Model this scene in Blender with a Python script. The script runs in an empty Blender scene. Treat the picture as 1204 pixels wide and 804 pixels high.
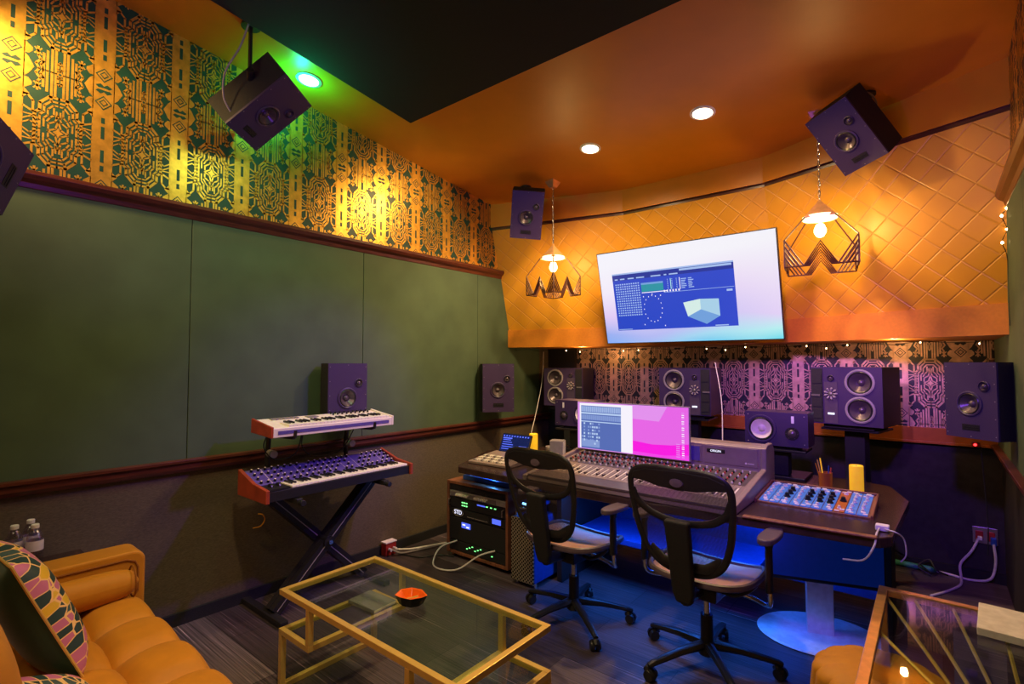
import bpy, bmesh, math, random
from mathutils import Matrix, Vector, Euler
random.seed(7)
PI = math.pi
col = bpy.context.scene.collection
R = math.radians

# ------------------------------------------------------------------ materials
def nodes_of(name):
    m = bpy.data.materials.new(name); m.use_nodes = True
    nt = m.node_tree; nt.nodes.clear()
    out = nt.nodes.new('ShaderNodeOutputMaterial')
    return m, nt, out

def pbr(name, c, rough=.5, metal=0., var=.12, scale=30., bump=0., emit=None, es=0., coat=0., trans=0., ior=1.45, sheen=0., stretch=None):
    m, nt, out = nodes_of(name)
    N, L = nt.nodes, nt.links
    p = N.new('ShaderNodeBsdfPrincipled')
    L.new(p.outputs[0], out.inputs[0])
    tc = N.new('ShaderNodeTexCoord'); mp = N.new('ShaderNodeMapping')
    if stretch: mp.inputs['Scale'].default_value = stretch
    L.new(tc.outputs['Object'], mp.inputs[0])
    no = N.new('ShaderNodeTexNoise'); no.inputs['Scale'].default_value = scale; no.inputs['Detail'].default_value = 4
    L.new(mp.outputs[0], no.inputs['Vector'])
    r = N.new('ShaderNodeValToRGB')
    r.color_ramp.elements[0].position = .3; r.color_ramp.elements[1].position = .7
    a = tuple(max(0, x*(1-var)) for x in c); b = tuple(min(1, x*(1+var)) for x in c)
    r.color_ramp.elements[0].color = (*a, 1); r.color_ramp.elements[1].color = (*b, 1)
    L.new(no.outputs[0], r.inputs[0]); L.new(r.outputs[0], p.inputs['Base Color'])
    p.inputs['Roughness'].default_value = rough; p.inputs['Metallic'].default_value = metal
    p.inputs['IOR'].default_value = ior
    if coat: p.inputs['Coat Weight'].default_value = coat
    if trans: p.inputs['Transmission Weight'].default_value = trans
    if sheen: p.inputs['Sheen Weight'].default_value = sheen; p.inputs['Sheen Roughness'].default_value = .4
    if emit: p.inputs['Emission Color'].default_value = (*emit, 1); p.inputs['Emission Strength'].default_value = es
    if bump:
        bn = N.new('ShaderNodeBump'); bn.inputs['Strength'].default_value = bump; bn.inputs['Distance'].default_value = .004
        L.new(no.outputs[0], bn.inputs['Height']); L.new(bn.outputs[0], p.inputs['Normal'])
    return m

def glow(name, c, s=1.):
    return pbr(name, tuple(x*.04 for x in c), .6, emit=c, es=s, var=.05)

def glassy(name, tint=(1, 1, 1), fac=.025, rough=.02):
    "thin pane: mostly see-through with a reflective film"
    m, nt, out = nodes_of(name); N, L = nt.nodes, nt.links
    t = N.new('ShaderNodeBsdfTransparent'); t.inputs[0].default_value = (*tint, 1)
    g = N.new('ShaderNodeBsdfGlossy'); g.inputs['Roughness'].default_value = rough; g.inputs[0].default_value = (.9, .95, .95, 1)
    lw = N.new('ShaderNodeLayerWeight'); lw.inputs[0].default_value = .5
    pw = N.new('ShaderNodeMath'); pw.operation = 'POWER'; pw.inputs[1].default_value = 4; L.new(lw.outputs['Facing'], pw.inputs[0])
    fr = N.new('ShaderNodeMath'); fr.operation = 'MULTIPLY_ADD'; fr.inputs[1].default_value = .7; fr.inputs[2].default_value = fac; L.new(pw.outputs[0], fr.inputs[0])
    no = N.new('ShaderNodeTexNoise'); no.inputs['Scale'].default_value = 6
    ad = N.new('ShaderNodeMath'); ad.operation = 'MULTIPLY_ADD'; ad.inputs[1].default_value = .03; 
    L.new(no.outputs[0], ad.inputs[0]); L.new(fr.outputs[0], ad.inputs[2])
    mx = N.new('ShaderNodeMixShader')
    L.new(ad.outputs[0], mx.inputs[0]); L.new(t.outputs[0], mx.inputs[1]); L.new(g.outputs[0], mx.inputs[2]); L.new(mx.outputs[0], out.inputs[0])
    return m

def meshy(name, c, pitch=.006, hole=.5, rough=.5):
    "woven chair mesh: real holes from a fine grid in object space"
    m, nt, out = nodes_of(name); N, L = nt.nodes, nt.links
    p = N.new('ShaderNodeBsdfPrincipled'); p.inputs['Base Color'].default_value = (*c, 1); p.inputs['Roughness'].default_value = rough
    t = N.new('ShaderNodeBsdfTransparent')
    tc = N.new('ShaderNodeTexCoord'); sp = N.new('ShaderNodeSeparateXYZ'); L.new(tc.outputs['UV'], sp.inputs[0])
    res = []
    for k in (0, 1):
        a = N.new('ShaderNodeMath'); a.operation = 'MULTIPLY'; a.inputs[1].default_value = 1/pitch; L.new(sp.outputs[k], a.inputs[0])
        b = N.new('ShaderNodeMath'); b.operation = 'FRACT'; L.new(a.outputs[0], b.inputs[0])
        d = N.new('ShaderNodeMath'); d.operation = 'LESS_THAN'; d.inputs[1].default_value = math.sqrt(hole); L.new(b.outputs[0], d.inputs[0])
        res.append(d)
    e = N.new('ShaderNodeMath'); e.operation = 'MULTIPLY'; L.new(res[0].outputs[0], e.inputs[0]); L.new(res[1].outputs[0], e.inputs[1])
    mx = N.new('ShaderNodeMixShader'); L.new(e.outputs[0], mx.inputs[0]); L.new(p.outputs[0], mx.inputs[1]); L.new(t.outputs[0], mx.inputs[2]); L.new(mx.outputs[0], out.inputs[0])
    return m

def quilt_mat():
    "orange upholstered panel stitched in a diamond grid"
    m, nt, out = nodes_of('quilted_orange'); N, L = nt.nodes, nt.links
    p = N.new('ShaderNodeBsdfPrincipled'); L.new(p.outputs[0], out.inputs[0]); p.inputs['Roughness'].default_value = .42
    tc = N.new('ShaderNodeTexCoord'); sp = N.new('ShaderNodeSeparateXYZ'); L.new(tc.outputs['UV'], sp.inputs[0])
    ds = []
    for sg in (1, -1):
        a = N.new('ShaderNodeMath'); a.operation = 'MULTIPLY'; a.inputs[1].default_value = sg*1.05; L.new(sp.outputs[1], a.inputs[0])
        b = N.new('ShaderNodeMath'); b.operation = 'ADD'; L.new(sp.outputs[0], b.inputs[0]); L.new(a.outputs[0], b.inputs[1])
        c = N.new('ShaderNodeMath'); c.operation = 'MULTIPLY_ADD'; c.inputs[1].default_value = 1/.175; c.inputs[2].default_value = 20.3; L.new(b.outputs[0], c.inputs[0])
        d = N.new('ShaderNodeMath'); d.operation = 'FRACT'; L.new(c.outputs[0], d.inputs[0])
        e = N.new('ShaderNodeMath'); e.operation = 'SUBTRACT'; e.inputs[1].default_value = .5; L.new(d.outputs[0], e.inputs[0])
        f = N.new('ShaderNodeMath'); f.operation = 'ABSOLUTE'; L.new(e.outputs[0], f.inputs[0]); ds.append(f)
    mn = N.new('ShaderNodeMath'); mn.operation = 'MINIMUM'; L.new(ds[0].outputs[0], mn.inputs[0]); L.new(ds[1].outputs[0], mn.inputs[1])
    rp = N.new('ShaderNodeValToRGB'); L.new(mn.outputs[0], rp.inputs[0])
    rp.color_ramp.elements[0].position = 0.; rp.color_ramp.elements[0].color = (0, 0, 0, 1)
    rp.color_ramp.elements[1].position = .055; rp.color_ramp.elements[1].color = (1, 1, 1, 1)
    mc = N.new('ShaderNodeValToRGB'); L.new(rp.outputs[0], mc.inputs[0])
    mc.color_ramp.elements[0].color = (.62, .27, .035, 1); mc.color_ramp.elements[1].color = (.70, .31, .018, 1)
    no = N.new('ShaderNodeTexNoise'); no.inputs['Scale'].default_value = 350; L.new(tc.outputs['UV'], no.inputs[0])
    L.new(mc.outputs[0], p.inputs['Base Color'])
    mul = N.new('ShaderNodeMath'); mul.operation = 'MULTIPLY_ADD'; mul.inputs[1].default_value = .06; L.new(no.outputs[0], mul.inputs[0]); L.new(rp.outputs[0], mul.inputs[2])
    bn = N.new('ShaderNodeBump'); bn.inputs['Strength'].default_value = .45; bn.inputs['Distance'].default_value = .006
    L.new(mul.outputs[0], bn.inputs['Height']); L.new(bn.outputs[0], p.inputs['Normal'])
    return m

def floor_mat():
    m, nt, out = nodes_of('carpet_plank'); N, L = nt.nodes, nt.links
    p = N.new('ShaderNodeBsdfPrincipled'); L.new(p.outputs[0], out.inputs[0]); p.inputs['Roughness'].default_value = .42
    tc = N.new('ShaderNodeTexCoord'); mp = N.new('ShaderNodeMapping'); L.new(tc.outputs['Object'], mp.inputs[0])
    br = N.new('ShaderNodeTexBrick'); L.new(mp.outputs[0], br.inputs[0])
    br.inputs['Scale'].default_value = 1; br.inputs['Brick Width'].default_value = 1.0; br.inputs['Row Height'].default_value = .25; br.inputs['Mortar Size'].default_value = .002
    br.inputs['Color1'].default_value = (.120, .090, .105, 1); br.inputs['Color2'].default_value = (.042, .030, .038, 1); br.inputs['Mortar'].default_value = (.010, .008, .012, 1)
    m2 = N.new('ShaderNodeMapping'); m2.inputs['Scale'].default_value = (.9, 90, 1); L.new(tc.outputs['Object'], m2.inputs[0])
    no = N.new('ShaderNodeTexNoise'); no.inputs['Scale'].default_value = 1.6; no.inputs['Detail'].default_value = 3; L.new(m2.outputs[0], no.inputs[0])
    r = N.new('ShaderNodeValToRGB'); L.new(no.outputs[0], r.inputs[0])
    e = r.color_ramp.elements; e[0].position = .35; e[0].color = (.45, .45, .45, 1); e[1].position = .67; e[1].color = (1.5, 1.45, 1.4, 1)
    x = r.color_ramp.elements.new(.72); x.color = (7., 6.4, 6.4, 1)
    mx = N.new('ShaderNodeMix'); mx.data_type = 'RGBA'; mx.blend_type = 'MULTIPLY'; mx.inputs[0].default_value = 1
    L.new(br.outputs[0], mx.inputs[6]); L.new(r.outputs[0], mx.inputs[7]); L.new(mx.outputs[2], p.inputs['Base Color'])
    bn = N.new('ShaderNodeBump'); bn.inputs['Strength'].default_value = .25; bn.inputs['Distance'].default_value = .003
    L.new(no.outputs[0], bn.inputs['Height']); L.new(bn.outputs[0], p.inputs['Normal'])
    return m

def pillow_mat():
    "honeycomb print: gold outlines, pink and slate cells"
    m, nt, out = nodes_of('honeycomb_print'); N, L = nt.nodes, nt.links
    p = N.new('ShaderNodeBsdfPrincipled'); L.new(p.outputs[0], out.inputs[0]); p.inputs['Roughness'].default_value = .5
    tc = N.new('ShaderNodeTexCoord'); mp = N.new('ShaderNodeMapping'); mp.inputs['Scale'].default_value = (15, 15, 30); L.new(tc.outputs['Object'], mp.inputs[0])
    v1 = N.new('ShaderNodeTexVoronoi'); v1.feature = 'DISTANCE_TO_EDGE'; v1.inputs['Randomness'].default_value = .55; v1.inputs['Scale'].default_value = 1; L.new(mp.outputs[0], v1.inputs[0])
    v2 = N.new('ShaderNodeTexVoronoi'); v2.inputs['Randomness'].default_value = .55; v2.inputs['Scale'].default_value = 1; L.new(mp.outputs[0], v2.inputs[0])
    sp = N.new('ShaderNodeSeparateColor'); L.new(v2.outputs['Color'], sp.inputs[0])
    r = N.new('ShaderNodeValToRGB'); r.color_ramp.interpolation = 'CONSTANT'; L.new(sp.outputs[0], r.inputs[0])
    e = r.color_ramp.elements; e[0].color = (.02, .055, .06, 1); e[1].position = .45; e[1].color = (.55, .16, .36, 1)
    for q, c in ((.78, (.05, .10, .11, 1)), (.93, (.75, .48, .03, 1))):
        x = e.new(q); x.color = c
    ed = N.new('ShaderNodeMath'); ed.operation = 'LESS_THAN'; ed.inputs[1].default_value = .05; L.new(v1.outputs['Distance'], ed.inputs[0])
    mx = N.new('ShaderNodeMix'); mx.data_type = 'RGBA'; L.new(ed.outputs[0], mx.inputs[0]); L.new(r.outputs[0], mx.inputs[6]); mx.inputs[7].default_value = (.9, .58, .25, 1)
    L.new(mx.outputs[2], p.inputs['Base Color'])
    return m

def perforated_mat():
    m, nt, out = nodes_of('perforated_metal'); N, L = nt.nodes, nt.links
    p = N.new('ShaderNodeBsdfPrincipled'); L.new(p.outputs[0], out.inputs[0]); p.inputs['Roughness'].default_value = .35; p.inputs['Metallic'].default_value = .8
    tc = N.new('ShaderNodeTexCoord'); mp = N.new('ShaderNodeMapping'); mp.inputs['Rotation'].default_value = (0, R(45), 0); mp.inputs['Scale'].default_value = (55, 55, 55); L.new(tc.outputs['Object'], mp.inputs[0])
    v = N.new('ShaderNodeTexVoronoi'); v.inputs['Randomness'].default_value = 0; v.inputs['Scale'].default_value = 1
    sx = N.new('ShaderNodeSeparateXYZ'); cb = N.new('ShaderNodeCombineXYZ'); L.new(mp.outputs[0], sx.inputs[0]); L.new(sx.outputs[0], cb.inputs[0]); L.new(sx.outputs[2], cb.inputs[1]); L.new(cb.outputs[0], v.inputs[0])
    lt = N.new('ShaderNodeMath'); lt.operation = 'LESS_THAN'; lt.inputs[1].default_value = .36; L.new(v.outputs['Distance'], lt.inputs[0])
    mx = N.new('ShaderNodeMix'); mx.data_type = 'RGBA'; L.new(lt.outputs[0], mx.inputs[0]); mx.inputs[6].default_value = (.62, .55, .40, 1); mx.inputs[7].default_value = (.012, .01, .01, 1)
    L.new(mx.outputs[2], p.inputs['Base Color'])
    return m

M = dict(
    ceiling=pbr('ceiling_orange_paint', (.60, .215, .008), .40, var=.04, scale=6, bump=.1),
    orange=pbr('orange_fabric', (.62, .21, .015), .5, var=.06, scale=60, bump=.15),
    quilt=quilt_mat(), floor=floor_mat(),
    cloud=pbr('black_acoustic_cloth', (.012, .012, .016), .95, var=.2, scale=300, bump=.3),
    green=pbr('green_stretched_fabric', (.058, .092, .050), .75, var=.12, scale=5, bump=.15),
    wains=pbr('dark_grasscloth', (.100, .074, .044), .72, var=.30, scale=14, bump=.08, stretch=(1, 5, 22)),
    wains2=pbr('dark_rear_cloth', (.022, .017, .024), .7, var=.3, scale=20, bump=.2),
    wood=pbr('dark_mahogany', (.085, .020, .012), .3, var=.35, scale=8, stretch=(1, 1, 12)),
    woodlit=pbr('mahogany_warm_lit', (.40, .12, .02), .35, var=.2, scale=8),  # warm light on the rail is put into this wood colour
    paper_dark=pbr('wallpaper_ground', (.008, .042, .032), .42, var=.2, scale=12),
    paper_dark2=pbr('wallpaper_ground_purple_lit', (.020, .022, .035), .42, var=.2, scale=12),  # wallpaper ground with the purple light mixed into its colour
    paper_gold2=pbr('wallpaper_foil_pink_lit', (.66, .42, .30), .42, .35, var=.2, scale=25),  # gold foil again, pinkish light on the front wall painted in
    paper_gold=pbr('wallpaper_gold_foil', (.80, .42, .07), .34, .75, var=.2, scale=25),
    black=pbr('black_satin', (.014, .013, .015), .38, var=.15, scale=80),
    matte=pbr('black_matte', (.012, .011, .013), .7, var=.2, scale=120, bump=.2),
    baf2=pbr('speaker_plate', (.07, .05, .085), .4, var=.1),
    spk=pbr('speaker_baffle_purple_lit', (.045, .026, .085), .40, var=.1, scale=200, bump=.2),  # dark baffle, purple light tinted into its base colour
    cone=pbr('speaker_cone', (.11, .085, .10), .3, .4, var=.1),
    rubber=pbr('rubber_surround', (.016, .014, .02), .3),
    whitecone=pbr('white_paper_cone', (.82, .76, .66), .6, var=.06, bump=.1),
    silver=pbr('brushed_silver', (.55, .52, .50), .3, .9, var=.1, stretch=(1, 20, 20)),
    chrome=pbr('polished_chrome', (.75, .75, .78), .12, 1.),
    gold=pbr('gold_lacquer_metal', (.88, .58, .16), .32, .5, var=.06, scale=15),
    copper=pbr('rose_gold_metal', (.80, .42, .17), .30, .65),
    bronze=pbr('dark_bronze_wire', (.07, .022, .008), .5, .3), glass=glassy('clear_glass', (.86, .93, .86)),
    velvet=pbr('mustard_velvet', (.52, .205, .008), .62, var=.08, scale=14, sheen=.08, bump=.1),
    velvet2=pbr('mustard_velvet_piping', (.26, .085, .006), .7),
    dgreen=pbr('green_velvet', (.010, .045, .018), .6, sheen=.3),
    print=pillow_mat(), perf=perforated_mat(),
    chairmesh=meshy('black_chair_mesh', (.030, .024, .030), .0048, .46),
    seatmesh=meshy('brown_seat_mesh', (.58, .30, .15), .006, .10),
    console=pbr('console_grey', (.27, .20, .19), .38, .15, var=.08, scale=20),
    console_d=pbr('console_dark', (.085, .062, .068), .4, var=.15, scale=60),
    desk=pbr('desk_dark_laminate', (.040, .022, .020), .22, var=.3, scale=6, stretch=(2, 20, 2)),
    knob_w=pbr('ivory_knob', (.78, .72, .66), .35), knob_k=pbr('black_knob', (.012, .012, .014), .3), knob_r=pbr('red_knob', (.55, .08, .05), .35),
    key_w=pbr('ivory_key', (.82, .76, .68), .3, var=.03), key_k=pbr('ebony_key', (.01, .01, .012), .25),
    synth=pbr('purple_lit_panel', (.10, .075, .30), .4, var=.1), cream=pbr('cream_shell', (.80, .72, .64), .4, var=.03),  # synth: purple light is part of the panel colour
    redwood=pbr('cherry_cheek', (.30, .045, .02), .35, var=.25, scale=10, stretch=(1, 8, 1)),
    blue=pbr('blue_faceplate', (.05, .20, .62), .4, emit=(.05, .2, .7), es=.15),
    plastic_w=pbr('white_plastic', (.80, .78, .78), .4), plastic_g=pbr('grey_plastic', (.25, .22, .24), .45), plastic_r=pbr('red_plastic', (.30, .02, .02), .4),
    candle=pbr('yellow_wax', (.90, .55, .03), .45, emit=(1, .5, .02), es=.55),
    bluebox=pbr('blue_and_blue_lit', (.03, .10, .45), .35, .4), darkblue=pbr('blue_black_screen', (.006, .012, .10), .25, emit=(.0, .02, .22), es=.22),  # bluebox: blue light painted onto shelves, tower and boxes; also plain blue parts
    paper=pbr('white_paper', (.80, .74, .76), .6), pad=pbr('purple_grey_pad', (.10, .07, .10), .4),
    walnut=pbr('walnut', (.20, .075, .04), .4, var=.3, scale=9, stretch=(8, 1, 1)),
    tube=pbr('green_conduit', (.05, .30, .20), .5), oval=pbr('white_lacquer', (.70, .72, .80), .3),
    ash_o=pbr('orange_glaze', (.85, .13, .01), .2, coat=.6), ash_k=pbr('black_glaze', (.012, .01, .01), .2, var=.3),
    bulb=glow('warm_bulb', (1, .70, .32), 14), fairy=glow('fairy_bulb', (1, .62, .28), 22),
    down=glow('downlight_lens', (1, .74, .45), 12), greenl=glow('green_downlight', (.25, 1, .35), 10),
    led_b=glow('blue_led', (.15, .45, 1), 8), led_g=glow('green_led', (.2, 1, .25), 2.2), led_r=glow('red_led', (1, .03, .03), 5), led_w=glow('white_led', (.8, .8, 1), 1.4), led_bs=glow('blue_display', (.10, .16, 1), 1.1),
    cable_w=pbr('white_cable', (.65, .62, .62), .5), cable_k=pbr('black_cable', (.01, .01, .01), .5), shade_in=pbr('white_shade_lining', (.9, .85, .75), .5, emit=(1, .75, .4), es=2.),
    water=glassy('clear_plastic', (.90, .85, .92), .16, rough=.12), label=pbr('pale_bottle_label', (.62, .55, .68), .5),
)

# ------------------------------------------------------------------ geometry
class MB:
    def __init__(s): s.v = []; s.f = []; s.m = []; s.uv = {}
    def add(s, vs, fs, mi=0):
        o = len(s.v); s.v += [tuple(v) for v in vs]
        for f in fs: s.f.append([i+o for i in f]); s.m.append(mi)
        return s
    def box(s, x0, x1, y0, y1, z0, z1, mi=0, T=None):
        vs = [Vector((x, y, z)) for x in (x0, x1) for y in (y0, y1) for z in (z0, z1)]
        if T: vs = [T @ v for v in vs]
        return s.add(vs, [(0, 1, 3, 2), (4, 6, 7, 5), (0, 4, 5, 1), (2, 3, 7, 6), (0, 2, 6, 4), (1, 5, 7, 3)], mi)
    def cyl(s, p0, p1, r0, r1=None, n=16, mi=0):
        p0, p1 = Vector(p0), Vector(p1); r1 = r0 if r1 is None else r1
        d = (p1-p0).normalized(); a = d.orthogonal().normalized(); b = d.cross(a)
        vs = []
        for p, r in ((p0, r0), (p1, r1)):
            vs += [p+(a*math.cos(2*PI*k/n)+b*math.sin(2*PI*k/n))*r for k in range(n)]
        fs = [(k, (k+1) % n, n+(k+1) % n, n+k) for k in range(n)] + [tuple(range(n))[::-1], tuple(range(n, 2*n))]
        return s.add(vs, fs, mi)
    def tube(s, pts, r, n=8, mi=0, closed=False, flat=None):
        pts = [Vector(p) for p in pts]; m = len(pts); rs = r if isinstance(r, (list, tuple)) else [r]*m
        vs = []; prev = None
        for i, p in enumerate(pts):
            if closed: d = (pts[(i+1) % m]-pts[i-1])
            else: d = pts[min(i+1, m-1)]-pts[max(i-1, 0)]
            d.normalize()
            a = (prev-d*prev.dot(d)) if prev else (Vector(flat)-d*Vector(flat).dot(d) if flat else d.orthogonal())
            a.normalize(); prev = a; b = d.cross(a)
            ra, rb = rs[i] if isinstance(rs[i], (list, tuple)) else (rs[i], rs[i])
            vs += [p+a*math.cos(2*PI*k/n)*ra+b*math.sin(2*PI*k/n)*rb for k in range(n)]
        fs = []
        for i in range(m if closed else m-1):
            j = (i+1) % m
            fs += [(i*n+k, i*n+(k+1) % n, j*n+(k+1) % n, j*n+k) for k in range(n)]
        if not closed: fs += [tuple(range(n))[::-1], tuple(range((m-1)*n, m*n))]
        return s.add(vs, fs, mi)
    def lathe(s, prof, T=None, n=24, mi=0):
        "prof = (r, z) pairs turned about local z"
        T = T or Matrix(); vs = []; fs = []
        for r, z in prof: vs += [T @ Vector((r*math.cos(2*PI*k/n), r*math.sin(2*PI*k/n), z)) for k in range(n)]
        for i in range(len(prof)-1): fs += [(i*n+k, i*n+(k+1) % n, (i+1)*n+(k+1) % n, (i+1)*n+k) for k in range(n)]
        return s.add(vs, fs, mi)
    def prism(s, poly, f0, f1, mi=0):
        "f0/f1 map each 2-D point to 3-D at the two ends"
        n = len(poly); vs = [Vector(f0(*p)) for p in poly]+[Vector(f1(*p)) for p in poly]
        fs = [(k, (k+1) % n, n+(k+1) % n, n+k) for k in range(n)]+[tuple(range(n))[::-1], tuple(range(n, 2*n))]
        return s.add(vs, fs, mi)
    def grid(s, fn, nu, nv, mi=0, closed_u=False):
        vs = [fn(i/nu, j/nv) for j in range(nv+1) for i in range(nu+1)]
        fs = [(j*(nu+1)+i, j*(nu+1)+i+1, (j+1)*(nu+1)+i+1, (j+1)*(nu+1)+i) for j in range(nv) for i in range(nu)]
        return s.add(vs, fs, mi)
    def build(s, name, mats, parent=None, smooth=False, bev=0, uvf=None, loc=None, seg=2):
        me = bpy.data.meshes.new(name); me.from_pydata(s.v, [], s.f)
        for m in (mats if isinstance(mats, (list, tuple)) else [mats]): me.materials.append(m)
        for p, mi in zip(me.polygons, s.m): p.material_index = mi; p.use_smooth = bool(smooth)
        if uvf:
            u = me.uv_layers.new(name='UVMap')
            for l in me.loops: u.data[l.index].uv = uvf(me.vertices[l.vertex_index].co)
        bm = bmesh.new(); bm.from_mesh(me); bmesh.ops.recalc_face_normals(bm, faces=bm.faces); bm.to_mesh(me); bm.free()
        if smooth: 
            try: me.set_sharp_from_angle(angle=R(40))
            except Exception: pass
        o = bpy.data.objects.new(name, me); col.objects.link(o)
        if parent: o.parent = parent
        if loc: o.location = loc
        if bev:
            b = o.modifiers.new('soften', 'BEVEL'); b.width = bev; b.segments = seg; b.limit_method = 'ANGLE'
        return o

def thing(name, label, cat, loc=(0, 0, 0), rot=(0, 0, 0), group=None, scale=1):
    o = bpy.data.objects.new(name, None); col.objects.link(o); o.empty_display_size = .1
    o.location = loc; o.rotation_euler = rot; o.scale = (scale,)*3
    o['label'] = label; o['category'] = cat
    if group: o['group'] = group
    return o
def tag(o, label, cat, group=None):
    o['label'] = label; o['category'] = cat
    if group: o['group'] = group
    return o
def struct(o): o['kind'] = 'structure'; return o
def copy_tree(o, parent=None):
    c = o.copy(); col.objects.link(c); c.parent = parent
    for ch in list(o.children): copy_tree(ch, c)
    return c
def dup(o, label, loc, rot=None, group=None, scale=None):
    c = copy_tree(o); c['label'] = label; c.location = loc
    if rot is not None: c.rotation_euler = rot
    if scale: c.scale = (scale,)*3
    if group: c['group'] = group
    return c
def twin(o, loc, rot=None):
    "another instance of a part under the same parent"
    c = o.copy(); col.objects.link(c); c.parent = o.parent; c.location = loc
    if rot is not None: c.rotation_euler = rot
    for ch in list(o.children):
        d = ch.copy(); col.objects.link(d); d.parent = c
    return c
def text(body, size, loc, rot, mat, parent, name='lettering', ext=.0008, align='CENTER'):
    cu = bpy.data.curves.new(name, 'FONT'); cu.body = body; cu.size = size; cu.extrude = ext; cu.align_x = align; cu.align_y = 'CENTER'
    cu.materials.append(mat); tmp = bpy.data.objects.new(name, cu); col.objects.link(tmp)
    bpy.context.view_layer.update(); me = bpy.data.meshes.new_from_object(tmp.evaluated_get(bpy.context.evaluated_depsgraph_get())); bpy.data.objects.remove(tmp)
    o = bpy.data.objects.new(name, me); col.objects.link(o); o.location = loc; o.rotation_euler = rot; o.parent = parent
    return o
def smoothpath(pts, k=6, closed=False):
    "Catmull-Rom through the points"
    P = [Vector(p) for p in pts]; n = len(P); out = []
    rng = range(n if closed else n-1)
    for i in rng:
        p0 = P[i-1] if (closed or i > 0) else P[0]*2-P[1]
        p1 = P[i]; p2 = P[(i+1) % n]
        p3 = P[(i+2) % n] if (closed or i+2 < n) else P[-1]*2-P[-2]
        for j in range(k):
            t = j/k
            out.append(.5*((2*p1)+(p2-p0)*t+(2*p0-5*p1+4*p2-p3)*t*t+(3*p1-p0-3*p2+p3)*t**3))
    if not closed: out.append(P[-1])
    return out
RX90 = Matrix.Rotation(R(90), 4, 'X')          # local z axis -> -y

# ------------------------------------------------------------------ room shell
WL, WR, YF, YB = -3.39, .344, 4.85, -1.6
def cz(y): return 3.555-.125*y
b = MB(); b.box(WL-.1, WR+.1, YB-.1, YF+.1, -.1, 0); struct(b.build('floor', M['floor']))
b = MB(); b.add([(WL-.1, YB-.1, cz(YB-.1)), (WR+.1, YB-.1, cz(YB-.1)), (WR+.1, YF+.1, cz(YF+.1)), (WL-.1, YF+.1, cz(YF+.1)),
                 (WL-.1, YB-.1, cz(YB-.1)+.1), (WR+.1, YB-.1, cz(YB-.1)+.1), (WR+.1, YF+.1, cz(YF+.1)+.1), (WL-.1, YF+.1, cz(YF+.1)+.1)],
                [(0, 1, 2, 3), (4, 7, 6, 5), (0, 4, 5, 1), (1, 5, 6, 2), (2, 6, 7, 3), (3, 7, 4, 0)])
struct(b.build('ceiling', M['ceiling']))

def wall(name, x0, x1, y0, y1, mat=None):
    b = MB(); b.box(x0, x1, y0, y1, 0, 3.8); return struct(b.build(name, mat or M['wains']))
wl = wall('wall_left', WL-.1, WL, YB, YF+.1)
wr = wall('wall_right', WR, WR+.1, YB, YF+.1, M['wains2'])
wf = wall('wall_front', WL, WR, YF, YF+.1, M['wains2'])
wb = wall('wall_back', WL, WR, YB-.1, YB)

# green fabric fields with their seams
def fabric(parent, x, nx, segs, z0, z1):
    b = MB()
    for a, c in segs:
        b.box(min(x, x+nx*.018), max(x, x+nx*.018), a+.0015, c-.0015, z0, z1)
    return b.build('fabric_panel', M['green'], parent, bev=.004)
fabric(wl, WL, 1, ((-1.6, -.2), (-.2, 1.135), (1.135, 2.32), (2.32, 3.60), (3.60, 4.60)), .93, 2.38)
fabric(wr, WR, -1, ((-1.6, .4), (.4, 1.8), (1.8, 3.2), (3.2, 4.84)), .93, 2.38)
def trims(n, x, s, y1):
    b = MB()
    pr = [(0, 2.34), (.022, 2.345), (.03, 2.37), (.05, 2.385), (.062, 2.405), (.062, 2.425), (0, 2.43)]
    b.prism(pr, lambda u, z: (x+s*u, YB, z), lambda u, z: (x+s*u, y1, z)); struct(b.build('trim_%d' % n, M['wood'], bev=.002))
    b = MB()
    pr = [(0, .865), (.03, .87), (.04, .89), (.04, .915), (.055, .925), (.055, .94), (0, .945)]
    b.prism(pr, lambda u, z: (x+s*u, YB, z), lambda u, z: (x+s*u, YF, z)); struct(b.build('trim_%d' % (n+1), M['wood'], bev=.002))
trims(1, WL, 1, 4.05); trims(3, WR, -1, 4.2)

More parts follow.
